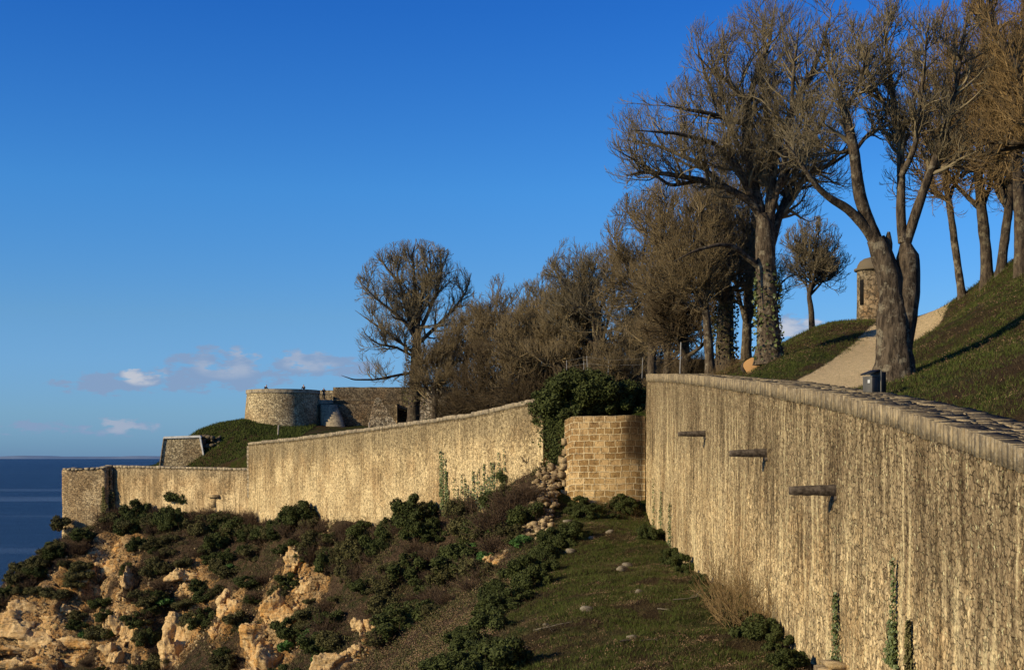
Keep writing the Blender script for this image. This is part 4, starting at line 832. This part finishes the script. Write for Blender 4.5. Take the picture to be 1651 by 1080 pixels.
# thicket behind wall B
for k in range(52):
    t_ = rnd(0,1)**.8; px = -7+t_*18; py = 136-t_*17+rnd(0,14); 
    if not inside(np.array([px]), np.array([py]))[0]: continue
    put(random.choice(THK), (px, py, gz(px, py, True)), rnd(.6,1.3), 'brown leafless thicket shrub behind the sloping rampart', group='thicket behind the sloping rampart', name='bare_shrub')
for k in range(9):
    px = rnd(12.5,14); py = rnd(98,112); put(random.choice(THK), (px, py, gz(px, py, True)), rnd(.4,.6), 'brown bare brush behind the far end of the right rampart', group='brush behind the right rampart', name='bare_shrub')

# ivy on walls
def ivy_strip(label, spots, m, group=None, size=.09):
    rng = np.random.default_rng(int(abs(spots[0][0]*7+spots[0][2]*13))); c = []
    for (px, py, z0, z1, w, nx_, ny_, tx_, ty_, n) in spots:
        t_ = rng.random(n)**1.5; ww = w*(1-.8*t_)*(.5+1.2*vnoise(np.c_[t_*9, t_*0+px, t_*0], 2)); u = rng.normal(size=n)*.4*ww; off = .05+.13*rng.random(n)
        c.append(np.stack([px+tx_*u+nx_*off, py+ty_*u+ny_*off, z0+(z1-z0)*t_], 1))
    c = np.concatenate(c); n = len(c); N_ = np.array([spots[0][5], spots[0][6], .3]); nn = norm(N_+rng.normal(size=(n,3))*.5); a_ = norm(np.cross(nn, rng.normal(size=(n,3)))); b_ = np.cross(nn, a_); q = size*(.6+.8*rng.random((n,1)))
    V = np.stack([c-a_*q, c+b_*q*.8, c+a_*q, c-b_*q*.8], 1).reshape(-1,3); o = mesh('ivy', V, np.arange(n*4).reshape(-1,4), m); tag(o, label, 'ivy', group); return o
bn = norm(np.array([-63.2,-36.6])*1.0); bt = norm(np.array([36.6,-63.2])); bn = np.array([-bt[1]*-1, bt[0]*-1]); bn = np.array([bt[1], -bt[0]])
def onB(x):
    # intersection of the view ray with wall B
    xs_ = [400,528,658,760,850,870]; return np.interp(x, [400,528,607,658,760,870], [-34,-20.7,-14.6,-10.3,-3.7,2.4]), np.interp(x, [400,528,607,658,760,870], [176,152.9,142.4,134.8,123.4,113])
def bs(x, y0, y1, wpx, n):
    X, Y = onB(x); return (X, Y, (HY-y0)/F*Y, (HY-y1)/F*Y, wpx/F*Y*1.9, bn[0], bn[1], bt[0], bt[1], n)
ivy_strip('tall tapering ivy streak on the sloping rampart, left of the smaller streaks', [bs(724,840,760,5,500),bs(718,838,728,2.5,260),bs(714,800,725,2,160),bs(722,830,740,2.5,220),bs(727,838,790,2.5,120),bs(716,820,735,2,150)], M_IVY)
ivy_strip('cluster of short ivy streaks climbing the right end of the sloping rampart', [bs(x_, 838-(x_-735)*.42, 790-(x_-735)*.55+rnd(-22,22), rnd(1.5,3.6), int(rnd(70,170))) for x_ in (736,741,747,752,756,760,765,770,774,779,783,787,791,795,799,803,807,811,816)], M_IVY)
def as_(x, y0, y1, wpx, n):
    Y = 23540/(x-CX); return (AX, Y, (HY-y0)/F*Y, (HY-y1)/F*Y, wpx/11.*(Y/45)**2*1.2, -1, 0, 0, 1, n)
ivy_strip('narrow ivy strand low on the right rampart, leftmost of three', [as_(1352,1095,955,7,700)], M_IVY, size=.055)
ivy_strip('longest thin ivy strand on the right rampart with a wide leafy base', [as_(1446,1075,900,4,500),as_(1442,1070,1000,9,600)], M_IVY, size=.05)
ivy_strip('short dark ivy strand low on the right rampart, rightmost of three', [as_(1471,1095,1000,5,700)], M_LEAF2, size=.05)
ivy_strip('thin green moss and ivy trails near the far foot of the right rampart', [as_(1068,860,790,3,300),as_(1082,880,810,3,300),as_(1056,850,770,3,200)], M_IVY, size=.06)
ivy_strip('dark narrow plant growing up the inner corner of the sea bastion', [(-56.0,189.6,-9.2,-1.8,1.6,-.6,-.8,.8,-.6,1500),(-56.4,188.6,-9.2,-4.2,1.0,-.6,-.8,.8,-.6,700)], M_LEAF2, size=.13)
ivy_strip('dark ivy curtain hanging in the gap beside the broken block wall', [(3.4,112.3,4.4,-2.6,1.6,0,-1,1,0,2600),(4.3,111.6,3.9,-.5,.9,0,-1,1,0,700)], M_LEAF, size=.1)

# grass and ground litter
def blades(name, pts, hmin, hmax, w, m, per=4, seed=0, spread=.08, lean=.5):
    rng = np.random.default_rng(seed); p = np.repeat(pts, per, axis=0); n = len(p); p = p+np.c_[rng.normal(size=(n,2))*spread, np.zeros(n)]
    h = hmin+(hmax-hmin)*rng.random(n); a_ = rng.random(n)*6.28; d = np.c_[np.cos(a_), np.sin(a_), np.zeros(n)]*w; l = np.c_[rng.normal(size=(n,2))*lean, np.ones(n)]*h[:,None]
    V = np.stack([p-d-[0,0,.03], p+d-[0,0,.03], p+l], 1).reshape(-1,3); o = mesh(name, V, None, m, tris=np.arange(n*3).reshape(-1,3)); tag(o, kind='stuff'); return o
rng = np.random.default_rng(3)
def scatter(n, x0, x1, y0, y1, upper, cond=None):
    x = rng.uniform(x0, x1, n); y = rng.uniform(y0, y1, n); i = inside(x, y); k = i if upper else ~i
    dd = segdist(x, y, POLY[:10])[0]; k &= dd > 1.0
    x, y = x[k], y[k]
    if cond is not None: k = cond(x, y); x, y = x[k], y[k]
    return np.c_[x, y, (GU if upper else GL)(x, y)]
notpath = lambda x, y: segdist(x, y, PATH)[0] > np.interp(segdist(x, y, PATH)[1], [0,1,2,4,5], [3.3,2.9,2.3,2.0,1.9])+rng.normal(size=len(x))*.25
o = blades('grass', scatter(42000, 12.5, 31, 26, 92, True, lambda x, y: notpath(x, y) & (vnoise(np.c_[x*.3, y*.3, x*0], 12)*.6+vnoise(np.c_[x*1.1, y*1.1, x*0], 13)*.4 > .42+.2*(rng.random(len(x))-.5))), .05, .16, .012, M_GRASS, 4, 1); tag(o, 'short green grass on the mounds behind the right rampart', 'grass')
o = blades('grass', scatter(9000, -56, -28, 178, 200, True), .15, .4, .04, M_GRASS, 4, 2); tag(o, 'dark green grass bank below the round tower', 'grass')
pl_ = lambda x, y: x > -4+(y-47)*.08
n_ok = lambda x, y: (x > -4+(y-47)*.08) & (vnoise(np.c_[x*.35, y*.35, x*0], 8)*.6+vnoise(np.c_[x*1.1, y*1.1, x*0], 9)*.4 > .50+.2*(rng.random(len(x))-.5))
o = blades('grass', scatter(60000, -4, 10.5, 42, 111, False, n_ok), .06, .2, .014, M_GRASS, 4, 3); tag(o, 'patchy green grass on the shelf below the right rampart', 'grass')
o = blades('dry_grass', scatter(34000, -5, 10.5, 42, 111, False, pl_), .05, .22, .01, M_DRYG, 3, 4, lean=1.2); tag(o, 'dry straw grass among the green on the shelf', 'dry grass')
def cover(name, pts, n, size, m, seed):
    rng = np.random.default_rng(seed); k = np.repeat(np.arange(len(pts)), n); R_ = ((.25+.5*rng.random(len(pts)))*(.4 if size < .032 else 1.))[k]; d = norm(rng.normal(size=(len(k),3))); d[:,2] = np.abs(d[:,2])*.8
    c = pts[k]+d*(R_*(.55+.5*rng.random(len(k))))[:,None]; nn = norm(d+rng.normal(size=d.shape)*.8); a_ = norm(np.cross(nn, rng.normal(size=d.shape))); b_ = np.cross(nn, a_); q = size*(.6+.8*rng.random((len(k),1)))
    V = np.stack([c-a_*q, c+b_*q*.55, c+a_*q, c-b_*q*.55], 1).reshape(-1,3); o = mesh(name, V, np.arange(len(V)).reshape(-1,4), m); tag(o, kind='stuff'); return o
cond = lambda x, y: (vnoise(np.c_[x*.16, y*.16, x*0], 21)*.6+vnoise(np.c_[x*.5, y*.5, x*0], 22)*.4+lowmask(x, y)*-.35 > .415) & ~((x > -4+(y-47)*.08) & (y < 108))
o = cover('undergrowth', scatter(22000, -88, 3, 92, 212, False, cond), 44, .06, M_LEAF2, 5); tag(o, 'low dark leafy scrub over the cliff slope', 'undergrowth')
condb = lambda x, y: (vnoise(np.c_[x*.3, y*.3, x*0], 31)-lowmask(x, y)*.3 > .3) & ~((x > -4+(y-47)*.08) & (y < 108))
o = cover('dry_undergrowth', scatter(13000, -88, 3, 92, 212, False, condb), 34, .05, M_DRYL, 15); tag(o, 'reddish brown dead bracken over the cliff slope', 'undergrowth')
o = cover('undergrowth', scatter(7000, -24, 2, 48, 98, False, lambda x, y: x < -2.5+(y-47)*.08), 34, .05, M_LEAF2, 25); tag(o, 'dark leafy scrub on the bank beyond the shelf edge', 'undergrowth')
pc_ = lambda a, b, c0: (lambda x, y: (x > -4+(y-47)*.08) & (vnoise(np.c_[x*.4, y*.4, x*0], a)*.6+vnoise(np.c_[x*1.3, y*1.3, x*0], b)*.4 > c0))
o = cover('weeds', scatter(2600, -4, 10.5, 44, 111, False, pc_(41, 42, .56)), 26, .03, M_LEAF2, 27); o.scale = (1,1,1); tag(o, 'low dark weeds in patches on the grassy shelf', 'weeds')
o = cover('leaf_litter', scatter(3800, -4, 10.5, 44, 111, False, pc_(43, 44, .53)), 16, .028, M_DRYL, 28); tag(o, 'brown dead leaves and litter on the grassy shelf', 'leaf litter')
o = cover('leaf_litter', scatter(5200, 12.9, 30, 30, 88, True, lambda x, y: notpath(x, y) & (vnoise(np.c_[x*.4, y*.4, x*0], 45) > .5)), 9, .024, M_DRYL, 29); tag(o, 'brown dead leaves on the mounds', 'leaf litter')
o = cover('dry_undergrowth', scatter(6000, -24, 2, 48, 98, False, lambda x, y: x < -2.5+(y-47)*.08), 30, .035, M_DRYL, 26); tag(o, 'brown dead litter on the bank beyond the shelf edge', 'undergrowth')
cond2 = lambda x, y: lowmask(x, y) < .5
o = blades('undergrowth', scatter(60000, -88, 3, 92, 212, False, cond2), .1, .4, .03, M_LEAF2, 3, 5, .2, .8); tag(o, 'low dark green ground cover over the cliff slope', 'undergrowth')
o = blades('dry_undergrowth', scatter(80000, -88, 3, 92, 212, False, cond2), .15, .7, .02, M_DRY, 3, 6, .25, 1.2); tag(o, 'brown dead stalks and litter over the cliff slope', 'undergrowth')
o = blades('dry_grass', scatter(16000, 12.5, 30, 26, 92, True, notpath), .04, .15, .012, M_DRYG, 3, 7, lean=1.); tag(o, 'dry leaves and straw on the grass mounds', 'dry grass')
V_ = []; F_ = []; pp = scatter(90000, -88, 3, 92, 212, False, lambda x, y: (lowmask(x, y) > .15) & (rng.random(len(x)) < .35)); pp = pp[:3600]
sz = (.07+.28*rng.random(len(pp))**2.5); bv = (BOXV-.5)[None]*sz[:,None,None]*np.array([1.3,1,.8])+rng.normal(size=(len(pp),8,3))*sz[:,None,None]*.14; an = rng.random(len(pp))*6.28
rx_ = bv[:,:,0]*np.cos(an)[:,None]-bv[:,:,1]*np.sin(an)[:,None]; ry_ = bv[:,:,0]*np.sin(an)[:,None]+bv[:,:,1]*np.cos(an)[:,None]; bv = np.stack([rx_, ry_, bv[:,:,2]], -1)+pp[:,None,:]+np.array([0,0,.05])
o = mesh('scree', bv.reshape(-1,3), (BOXF[None]+np.arange(len(pp))[:,None,None]*8).reshape(-1,4), M_RUB); tag(o, 'loose stones and scree around the cliff outcrops', 'scree', kind='stuff')
# dead sticks
def stick(x, y, L, ang, fn, lab, lo=40, hi=190, rad=.04):
    p = ray(x, y, fn, lo, hi)
    if p is None: return
    r_ = np.random.default_rng(int(x)); P0, R0 = grow(np.zeros((1,3)), np.array([[math.cos(ang), math.sin(ang), .15]]), np.array([L]), np.array([rad]), np.array([rad*.3]), 8, .1, 0, r_); V, Fq = tubes(P0, R0, 5)
    s2, d2, l2, q2 = spawn(P0, R0, L*.2, L*.4, .2, (25,55), r_); p2, r2 = grow(s2, d2, l2, np.full(len(s2), rad*.5), np.full(len(s2), rad*.15), 4, .15, 0, r_); V2, F2 = tubes(p2, r2, 4)
    o = mesh('dead_branch', np.concatenate([V, V2]), np.concatenate([Fq, F2+len(V)]), M_PALE); o.location = p+[0,0,.1]; tag(o, lab, 'dead branch', 'dead branches lying about')
stick(1085,970,1.6,.4,GL,'short pale dead stick on the grass near the right rampart'); stick(860,1020,1.5,.1,GL,'pale stick at the left of the grassy shelf'); stick(1000,1040,1.8,.8,GL,'forked dead branch low on the grassy shelf')
stick(1060,985,1.2,-.2,GL,'thin stick lying below the pale stick'); stick(295,875,4.5,.9,GL,'grey dead branch leaning out of the scrub under the pale rampart',150,190,.1); stick(330,880,3.6,1.4,GL,'curved grey dead branch right of the other in the scrub',150,190,.08)
stick(560,960,4,.3,GL,'dead branch across the brown soil slope',95,180,.06)

# ------------------------------------------------------------------ sentry box, bin, log, fences
M_SEN = masonry('sentry_stone', 2.2, 3.2, (.42,.34,.22), (.27,.21,.135), (.10,.078,.05), (.16,.13,.09), weather=.7, drip=.4, gap=.03, bumpd=.05, greytop=3)
sx_, sy_ = (1408-CX)/F*88, 88.; zb = (HY-518)/F*88; r_ = 1.05
tsn = thing('sentry_box', (sx_, sy_, zb), 'round domed stone sentry turret behind the twin stemmed tree', 'sentry box'); loc = tsn.location
cyl_wall('turret_wall', sx_, sy_, r_, r_*.97, zb-.6, zb+3.25, M_SEN, tsn, loc, 48, 20, .03, 6)
mb = MB(); V = []; prof = [(.98,3.2),(1.2,3.24),(1.22,3.36),(1.05,3.42),(1.0,3.6),(.85,3.85),(.6,4.02),(.3,4.1),(.02,4.12)]
for rr_, zz in prof: V += [(sx_+rr_*math.sin(k), sy_-rr_*math.cos(k), zb+zz) for k in a]
mesh('domed_cap', V, [[j*48+k, j*48+(k+1) % 48, (j+1)*48+(k+1) % 48, (j+1)*48+k] for j in range(8) for k in range(48)], M_SEN, tsn, smooth=True, loc=loc)
M_BLACK = simple('dark_opening', (.004,.004,.004), (.01,.009,.008), 3)
mb = MB(); ang = math.radians(-58); ca_, sa_ = math.sin(ang), -math.cos(ang); ax = np.array([[sa_*-1, ca_, 0],[ca_, sa_, 0],[0,0,1]]); mb.box((-.14,.9,1.0), (.14,1.07,2.6), ax=ax, org=(sx_,sy_,zb)); mb.build('loophole', M_BLACK, tsn, loc=loc)
# bin
M_BIN = simple('grey_blue_metal', (.065,.058,.045), (.095,.085,.068), 4, rough=.5, spec=.4); M_BINL = simple('bin_rim', (.13,.12,.095), (.17,.155,.125), 4, rough=.5); M_BIND = simple('black_metal', (.012,.014,.015), (.02,.022,.022), 4, rough=.5)
bx_, by_ = (1409-CX)/F*47.2, 47.2; bz = gz(bx_, by_, True); tbn = thing('litter_bin', (bx_, by_, bz), 'small grey litter bin with dark hood beside the twin stemmed tree', 'litter bin'); tbn.rotation_euler.z = math.radians(28); tbn.scale = (1.15,1.15,1.15)
def bxo(name, a_, b_, m, par, bev=.01, rx=0):
    mb = MB(); mb.box(a_, b_); o = mb.build(name, m, par); md = o.modifiers.new('b', 'BEVEL'); md.width = bev; md.segments = 2; return o
bd = bxo('container', (-.26,-.2,.08), (.0,.2,.74), M_BIN, tbn); bxo('back_panel', (.06,-.24,.04), (.10,.24,.95), M_BINL, tbn); bxo('side_panel', (.104,-.235,.04), (.27,.235,.90), M_BIND, tbn)
bxo('foot_plate', (-.2,-.24,-.08), (.26,.24,.05), M_BINL, tbn); bxo('notice', (-.268,-.12,.56), (-.2605,-.02,.66), simple('white_notice', (.4,.4,.38), (.5,.5,.48)), tbn, .001)
hood = prismv = None
V = [(-.33,-.22,.80),(-.33,.22,.80),(.06,-.22,.93),(.06,.22,.93),(-.33,-.22,.84),(-.33,.22,.84),(.06,-.22,.97),(.06,.22,.97)]
mesh('hood', V, [[0,1,3,2],[4,6,7,5],[0,4,5,1],[2,3,7,6],[0,2,6,4],[1,5,7,3]], M_BIND, tbn); bxo('rim', (-.27,-.21,.742), (.01,.21,.77), M_BINL, tbn, .005)
# log
lx, ly = (1212-CX)/F*78, 78.; lz = gz(lx, ly, True); tl = thing('cut_log', (lx, ly, lz+.3), 'sawn log with a fresh orange cut face lying at the foot of the tallest tree', 'log')
M_CUT, t, b = mat('sawn_wood', .8, .15); co = t.new('ShaderNodeTexCoord').outputs['Object']; w_ = t.new('ShaderNodeTexWave', wave_type='RINGS', rings_direction='X'); t.put(w_.inputs['Vector'], co); w_.inputs['Scale'].default_value = 6; w_.inputs['Distortion'].default_value = 2
t.put(b.inputs['Base Color'], t.mix(w_.outputs['Fac'], (.62,.31,.11), (.72,.42,.17)))
V, Fq = barktube([(0,0,0),(.6,.5,.0),(1.3,1.1,.02)], [.5,.45,.42], 5, 20, 0, 10, .12); mesh('bark', V, Fq, M_BARKD, tl, True)
ring = V[:20]; cen = ring.mean(0); nrm_ = norm(np.array([-.77,-.64,0])); VV = np.concatenate([cen+(ring-cen)*(.93+.06*np.sin(np.arange(20)*1.3))[:,None]+nrm_*.03, ring*.5+cen*.5+nrm_*.05, [cen+nrm_*.05]])
mesh('cut_face', VV, [[k, (k+1) % 20, 20+(k+1) % 20, 20+k] for k in range(20)], M_CUT, tl, tris=[[20+k, 20+(k+1) % 20, 40] for k in range(20)])
tl.rotation_euler.z = math.radians(48); tl.scale = (1,1,1)
for k, (x, y) in enumerate(((1165,600),(1150,604),(1182,598))):
    h = P(x, y, 82); put(DRYN[k % 2], (h[0], 82, gz(h[0], 82, True)), .55, 'low dry brush beside the cut log', group='dry brush beside the cut log', name='bare_shrub')
# fences
M_POST = simple('galvanised_post', (.24,.23,.21), (.36,.34,.3), 5, rough=.6); M_WOOD = simple('grey_wood', (.3,.24,.17), (.42,.35,.25), 5)
def fence(label, posts, r, hs, m, Yd, wires=True, upper=True):
    pts = [P(x, y, Y_) for x, y, Y_ in posts]; root = thing('wire_fence', tuple(pts[0]), label, 'fence'); loc = root.location; tops = []
    for (x, y, Y_), p, h in zip(posts, pts, hs):
        lean = rnd(-.08,.08); mb = MB(); tp_ = p+np.array([lean*h, 0, h]); mb.tube([p-[0,0,.3], tp_], [r, r], 6); mb.build('post', m, root, loc=loc); tops.append((p, tp_))
    if wires:
        for f in (.95,.6):
            mb = MB(); mb.tube([a_+(b_-a_)*f for a_, b_ in tops], [.007]*len(tops), 4); mb.build('wire', m, root, loc=loc)
    return root
fence('thin wire fence with pale metal posts above the dark green bush', [(914,608,121),(941,604,120),(948,604,117),(980,604,116),(1035,604,114)], .025, [1.5,1.6,1.6,1.3,1.4], M_POST, 118)
fence('single pale metal fence post behind the far end of the right rampart', [(1096,602,92)], .04, [2.1], M_POST, 92, False)
fence('two short wooden posts on the grass below the round tower', [(448,698,184),(596,697,176)], .09, [1.1,1.3], M_WOOD, 180, False)
tr_ = thing('handrail', P(503,652,197.3), 'thin metal handrail between the round tower and the battery wall', 'railing'); loc = tr_.location
for x in (503,513,524,534): p = P(x, 648, 197.3); mb = MB(); mb.tube([p, p+[0,0,1.15]], [.03,.03], 6); mb.build('post', M_BIND, tr_, loc=loc)
for h in (.6,1.12): mb = MB(); mb.tube([P(503,648,197.3)+[0,0,h], P(534,648,197.3)+[0,0,h]], [.025,.025], 6); mb.build('rail', M_BIND, tr_, loc=loc)
# far low wall seen between the trunks
tw_ = thing('stone_wall', P(1120,600,150), 'low dark stone wall far behind the tree trunks', 'wall'); slab('wall_face', 1030, 579, 1210, 640, 150, 1, M_FORT, tw_, tw_.location, .05, seed=50)

# ------------------------------------------------------------------ people
M_SKIN = simple('skin', (.45,.27,.19), (.5,.31,.22), 9, rough=.6); M_JKT = simple('navy_jacket', (.008,.01,.018), (.016,.02,.032), 6); M_TRS = simple('khaki_trousers', (.14,.10,.06), (.18,.13,.08), 6); M_DEN = simple('dark_jeans', (.015,.02,.035), (.03,.035,.05), 6); M_HAIR = simple('dark_hair', (.012,.009,.007), (.03,.02,.012), 8)
def skin(name, J, Eg, m, parent, sub=1):
    me = bpy.data.meshes.new(name); names = list(J); me.from_pydata([J[k][0] for k in names], [], [(names.index(a_), names.index(b_)) for a_, b_ in Eg]); o = bpy.data.objects.new(name, me); C.objects.link(o)
    o.modifiers.new('s', 'SKIN'); sl = me.skin_vertices[0].data if me.skin_vertices else None
    if sl is None:
        bpy.context.view_layer.objects.active = o
    for i, k in enumerate(names):
        r = J[k][1]; me.skin_vertices[0].data[i].radius = r if isinstance(r, tuple) else (r, r)
    me.skin_vertices[0].data[0].use_root = True
    md = o.modifiers.new('u', 'SUBSURF'); md.levels = sub; md.render_levels = sub; me.materials.append(m); o.parent = parent; return o
def person(loc, rz, label, arms, legs, lean=0., trs=M_TRS):
    r = thing('person', loc, label, 'person', None); r.rotation_euler.z = rz
    S = 1.0
    hip = 0.93 if legs == 'stand' else .55
    def up(z, f=0): return (0, -lean*(z-.9)*1.0-f, hip-.93+z)
    J = {'pelvis':(up(.95),(.15,.11)),'waist':(up(1.1),(.13,.10)),'chest':(up(1.33),(.17,.12)),'neck':(up(1.5),.055),'jaw':(up(1.57,.015),.075),'head':(up(1.66),(.078,.095)),'crown':(up(1.72),.07)}
    Eg = [('pelvis','waist'),('waist','chest'),('chest','neck'),('neck','jaw'),('jaw','head'),('head','crown')]
    for s_, n_ in ((-1,'l'),(1,'r')):
        c = J['chest'][0]; sh = (s_*.18, c[1], c[2]+.08); el, wr = arms(s_, c)
        J['sh'+n_] = (sh,.06); J['el'+n_] = (el,.045); J['wr'+n_] = (wr,.03); h = norm(np.array(wr)-np.array(el)); pm = np.array(wr)+h*.06; J['pm'+n_] = (tuple(pm),(.035,.02))
        Eg += [('chest','sh'+n_),('sh'+n_,'el'+n_),('el'+n_,'wr'+n_),('wr'+n_,'pm'+n_)]
        side = norm(np.cross(h, [0,1,.3]))
        for q in range(4):
            b_ = pm+h*.03+side*(q-1.5)*.018; J[f'f{q}{n_}'] = (tuple(b_),.009); J[f'g{q}{n_}'] = (tuple(b_+h*(.06-.006*abs(q-1.2))+np.array([0,-.02,-.01])),.007); Eg += [('pm'+n_, f'f{q}{n_}'), (f'f{q}{n_}', f'g{q}{n_}')]
        b_ = pm-side*.035*s_; J['th'+n_] = (tuple(b_),.01); J['ti'+n_] = (tuple(b_+h*.035-side*.02*s_),.008); Eg += [('pm'+n_,'th'+n_),('th'+n_,'ti'+n_)]
        if legs == 'stand': kn = (s_*.10,-.02,.5); an = (s_*.11,.02,.08); to = (s_*.13,-.15,.03)
        else: kn = (s_*.16,-.38,.52); an = (s_*.15,-.1,.1); to = (s_*.16,-.3,.04)
        J['hp'+n_] = ((s_*.09, J['pelvis'][0][1], J['pelvis'][0][2]-.08),.09); J['kn'+n_] = (kn,.06); J['an'+n_] = (an,.042); J['to'+n_] = (to,(.045,.03))
        Eg += [('pelvis','hp'+n_),('hp'+n_,'kn'+n_),('kn'+n_,'an'+n_),('an'+n_,'to'+n_)]
    skin('body', J, Eg, M_SKIN, r)
    g_ = lambda ks, k_: {k: (J[k][0], tuple(np.array(J[k][1] if isinstance(J[k][1], tuple) else (J[k][1],)*2)+k_)) for k in ks}
    jk = ['pelvis','waist','chest','shl','ell','wrl','shr','elr','wrr']; skin('jacket', g_(jk, .022), [('pelvis','waist'),('waist','chest'),('chest','shl'),('shl','ell'),('ell','wrl'),('chest','shr'),('shr','elr'),('elr','wrr')], M_JKT, r)
    tk = ['pelvis','hpl','knl','anl','hpr','knr','anr']; skin('trousers', g_(tk, .016), [('pelvis','hpl'),('hpl','knl'),('knl','anl'),('pelvis','hpr'),('hpr','knr'),('knr','anr')], trs, r)
    skin('hair', {'a':((up(1.68)[0], up(1.68)[1]+.015, up(1.68)[2]+.015),(.088,.098)),'b':((up(1.73)[0], up(1.73)[1]+.02, up(1.73)[2]+.02),.07)}, [('a','b')], M_HAIR, r)
    return r
raised = lambda s_, c: ((s_*.30, c[1]-.16, c[2]-.12), (s_*.09, c[1]-.30, c[2]+.18))
rest = lambda s_, c: ((s_*.27, c[1]-.12, c[2]-.20), (s_*.12, c[1]-.38, c[2]-.16))
p = P(522,644.5,199); person((p[0], 199, p[2]), .2, 'standing person in dark jacket and khaki trousers behind the handrail', raised, 'stand')
person((tx+5.2*math.sin(-.55)*.78, tyc-5.2*math.cos(-.55)*.72, 8.45), 2.6, 'person in dark clothes bending over the left side of the round tower parapet', rest, 'stand', .55, M_DEN)
person((tx+3.4, tyc-2.6, 8.5), -.4, 'person in dark clothes resting near the right side of the round tower top', rest, 'stand', .1, M_DEN)

# ------------------------------------------------------------------ light, sky, camera
SAZ = math.radians(26); SEL = math.radians(21)      # sun: from the left, a little behind the camera
sv = Vector((-math.cos(SAZ)*math.cos(SEL), -math.sin(SAZ)*math.cos(SEL), math.sin(SEL)))
l = bpy.data.lights.new('sun', 'SUN'); l.energy = 5.2; l.angle = math.radians(.55); l.color = (1., .855, .59); lo = bpy.data.objects.new('sun', l); C.objects.link(lo); lo.rotation_euler = sv.to_track_quat('Z', 'Y').to_euler(); lo.location = (-60,-30,60)
w = bpy.data.worlds.new('World'); bpy.context.scene.world = w; w.use_nodes = True; t = NT(w.node_tree); bg = w.node_tree.nodes['Background']
sky = t.new('ShaderNodeTexSky', sky_type='NISHITA'); sky.sun_disc = False; sky.sun_elevation = SEL; sky.sun_rotation = math.atan2(sv.x, sv.y); sky.air_density = 1.0; sky.dust_density = .3; sky.ozone_density = 3.0
dv = t.new('ShaderNodeTexCoord').outputs['Generated']; sp = t.new('ShaderNodeSeparateXYZ'); t.put(sp.inputs[0], dv)
yy_ = t.math('MAXIMUM', sp.outputs[1], .05); U = t.math('MULTIPLY', t.math('DIVIDE', sp.outputs[0], yy_), F/100); Vv = t.math('MULTIPLY', t.math('DIVIDE', sp.outputs[2], yy_), F/100)
cb = t.new('ShaderNodeCombineXYZ'); t.put(cb.inputs[0], U); t.put(cb.inputs[1], Vv); uvw = cb.outputs[0]
n1 = t.noise(t.scale(uvw, (1.2,3.0,1)), 2.2, 8, .6); n2 = t.noise(t.scale(uvw, (.6,1.6,1)), 2.2, 5, .6)
def blob(x, y, rx, ry):
    rx, ry = rx*1.2, ry*1.15; a_ = t.math('DIVIDE', t.math('SUBTRACT', U, (x-CX)/100), rx/100); b_ = t.math('DIVIDE', t.math('SUBTRACT', Vv, (HY-y)/100), ry/100)
    return t.math('SUBTRACT', 1., t.math('ADD', t.math('MULTIPLY', a_, a_), t.math('MULTIPLY', b_, b_)), clamp=True)
m_ = None
for q in ((175,618,95,20),(235,608,40,20),(350,595,80,38),(300,610,60,22),(400,608,70,22),(490,587,60,24),(550,592,60,20),(1285,532,60,26),(195,688,75,16),(60,690,70,14)):
    bb = blob(*q); 
    if q[1] > 680: bb = t.math('MULTIPLY', bb, .7)
    m_ = bb if m_ is None else t.math('MAXIMUM', m_, bb)
cm = t.ramp(t.math('ADD', t.math('MULTIPLY', m_, .62), t.math('MULTIPLY', t.math('SUBTRACT', n1, .5), 2.6)), .1, .52)
cm = t.math('MULTIPLY', cm, t.ramp(m_, 0., .25)); cm = t.math('MULTIPLY', cm, .8)
hs = t.new('ShaderNodeHueSaturation'); hs.inputs['Saturation'].default_value = 1.25; hs.inputs['Value'].default_value = 1.; t.put(hs.inputs['Color'], sky.outputs[0])
cr = t.new('ShaderNodeValToRGB'); t.put(cr.inputs[0], t.math('MULTIPLY', sp.outputs[2], 2.)); el = cr.color_ramp.elements
el[0].position = .0; el[0].color = (.30,.60,1.55,1); el[1].position = 1.; el[1].color = (.2,.56,1.1,1)
for p_, c_ in ((.015,(.31,.62,1.5)),(.06,(.38,.66,1.32)),(.2,(.50,.74,1.10)),(.38,(.44,.83,1.24)),(.62,(.26,.66,1.22))):
    e_ = el.new(p_); e_.color = (*c_, 1)
skc = t.mix(1., hs.outputs[0], cr.outputs[0], 'MULTIPLY')
br = t.math('MAXIMUM', t.ramp(blob(232,603,36,20), .05, .6), t.math('MULTIPLY', t.ramp(blob(195,686,70,14), .0, .8), .4)); br = t.math('MAXIMUM', br, t.ramp(blob(1290,530,60,20), .0, .6)); br = t.math('MAXIMUM', br, t.math('MULTIPLY', t.ramp(blob(370,585,60,26), .0, .8), .45)); br = t.math('MAXIMUM', br, t.math('MULTIPLY', t.ramp(blob(500,580,50,20), .0, .8), .45))
cc = t.mix(t.math('MULTIPLY', br, t.ramp(n2, .35, .6)), (2.0,2.8,4.35), (5.0,4.9,5.2))
t.put(bg.inputs['Color'], t.mix(cm, skc, cc)); bg.inputs['Strength'].default_value = .12
cam = bpy.data.cameras.new('camera'); cam.sensor_width = 36; cam.lens = F*36/1651; cam.shift_y = 195/1651; cam.clip_end = 200000; cam.clip_start = .5
co_ = bpy.data.objects.new('camera', cam); C.objects.link(co_); co_.rotation_euler = (math.radians(90), 0, 0); bpy.context.scene.camera = co_
sc = bpy.context.scene; sc.view_settings.view_transform = 'Standard'; sc.view_settings.look = 'None'; sc.view_settings.exposure = 0; sc.view_settings.gamma = 1
sc.cycles.max_bounces = 4; sc.cycles.use_denoising = True
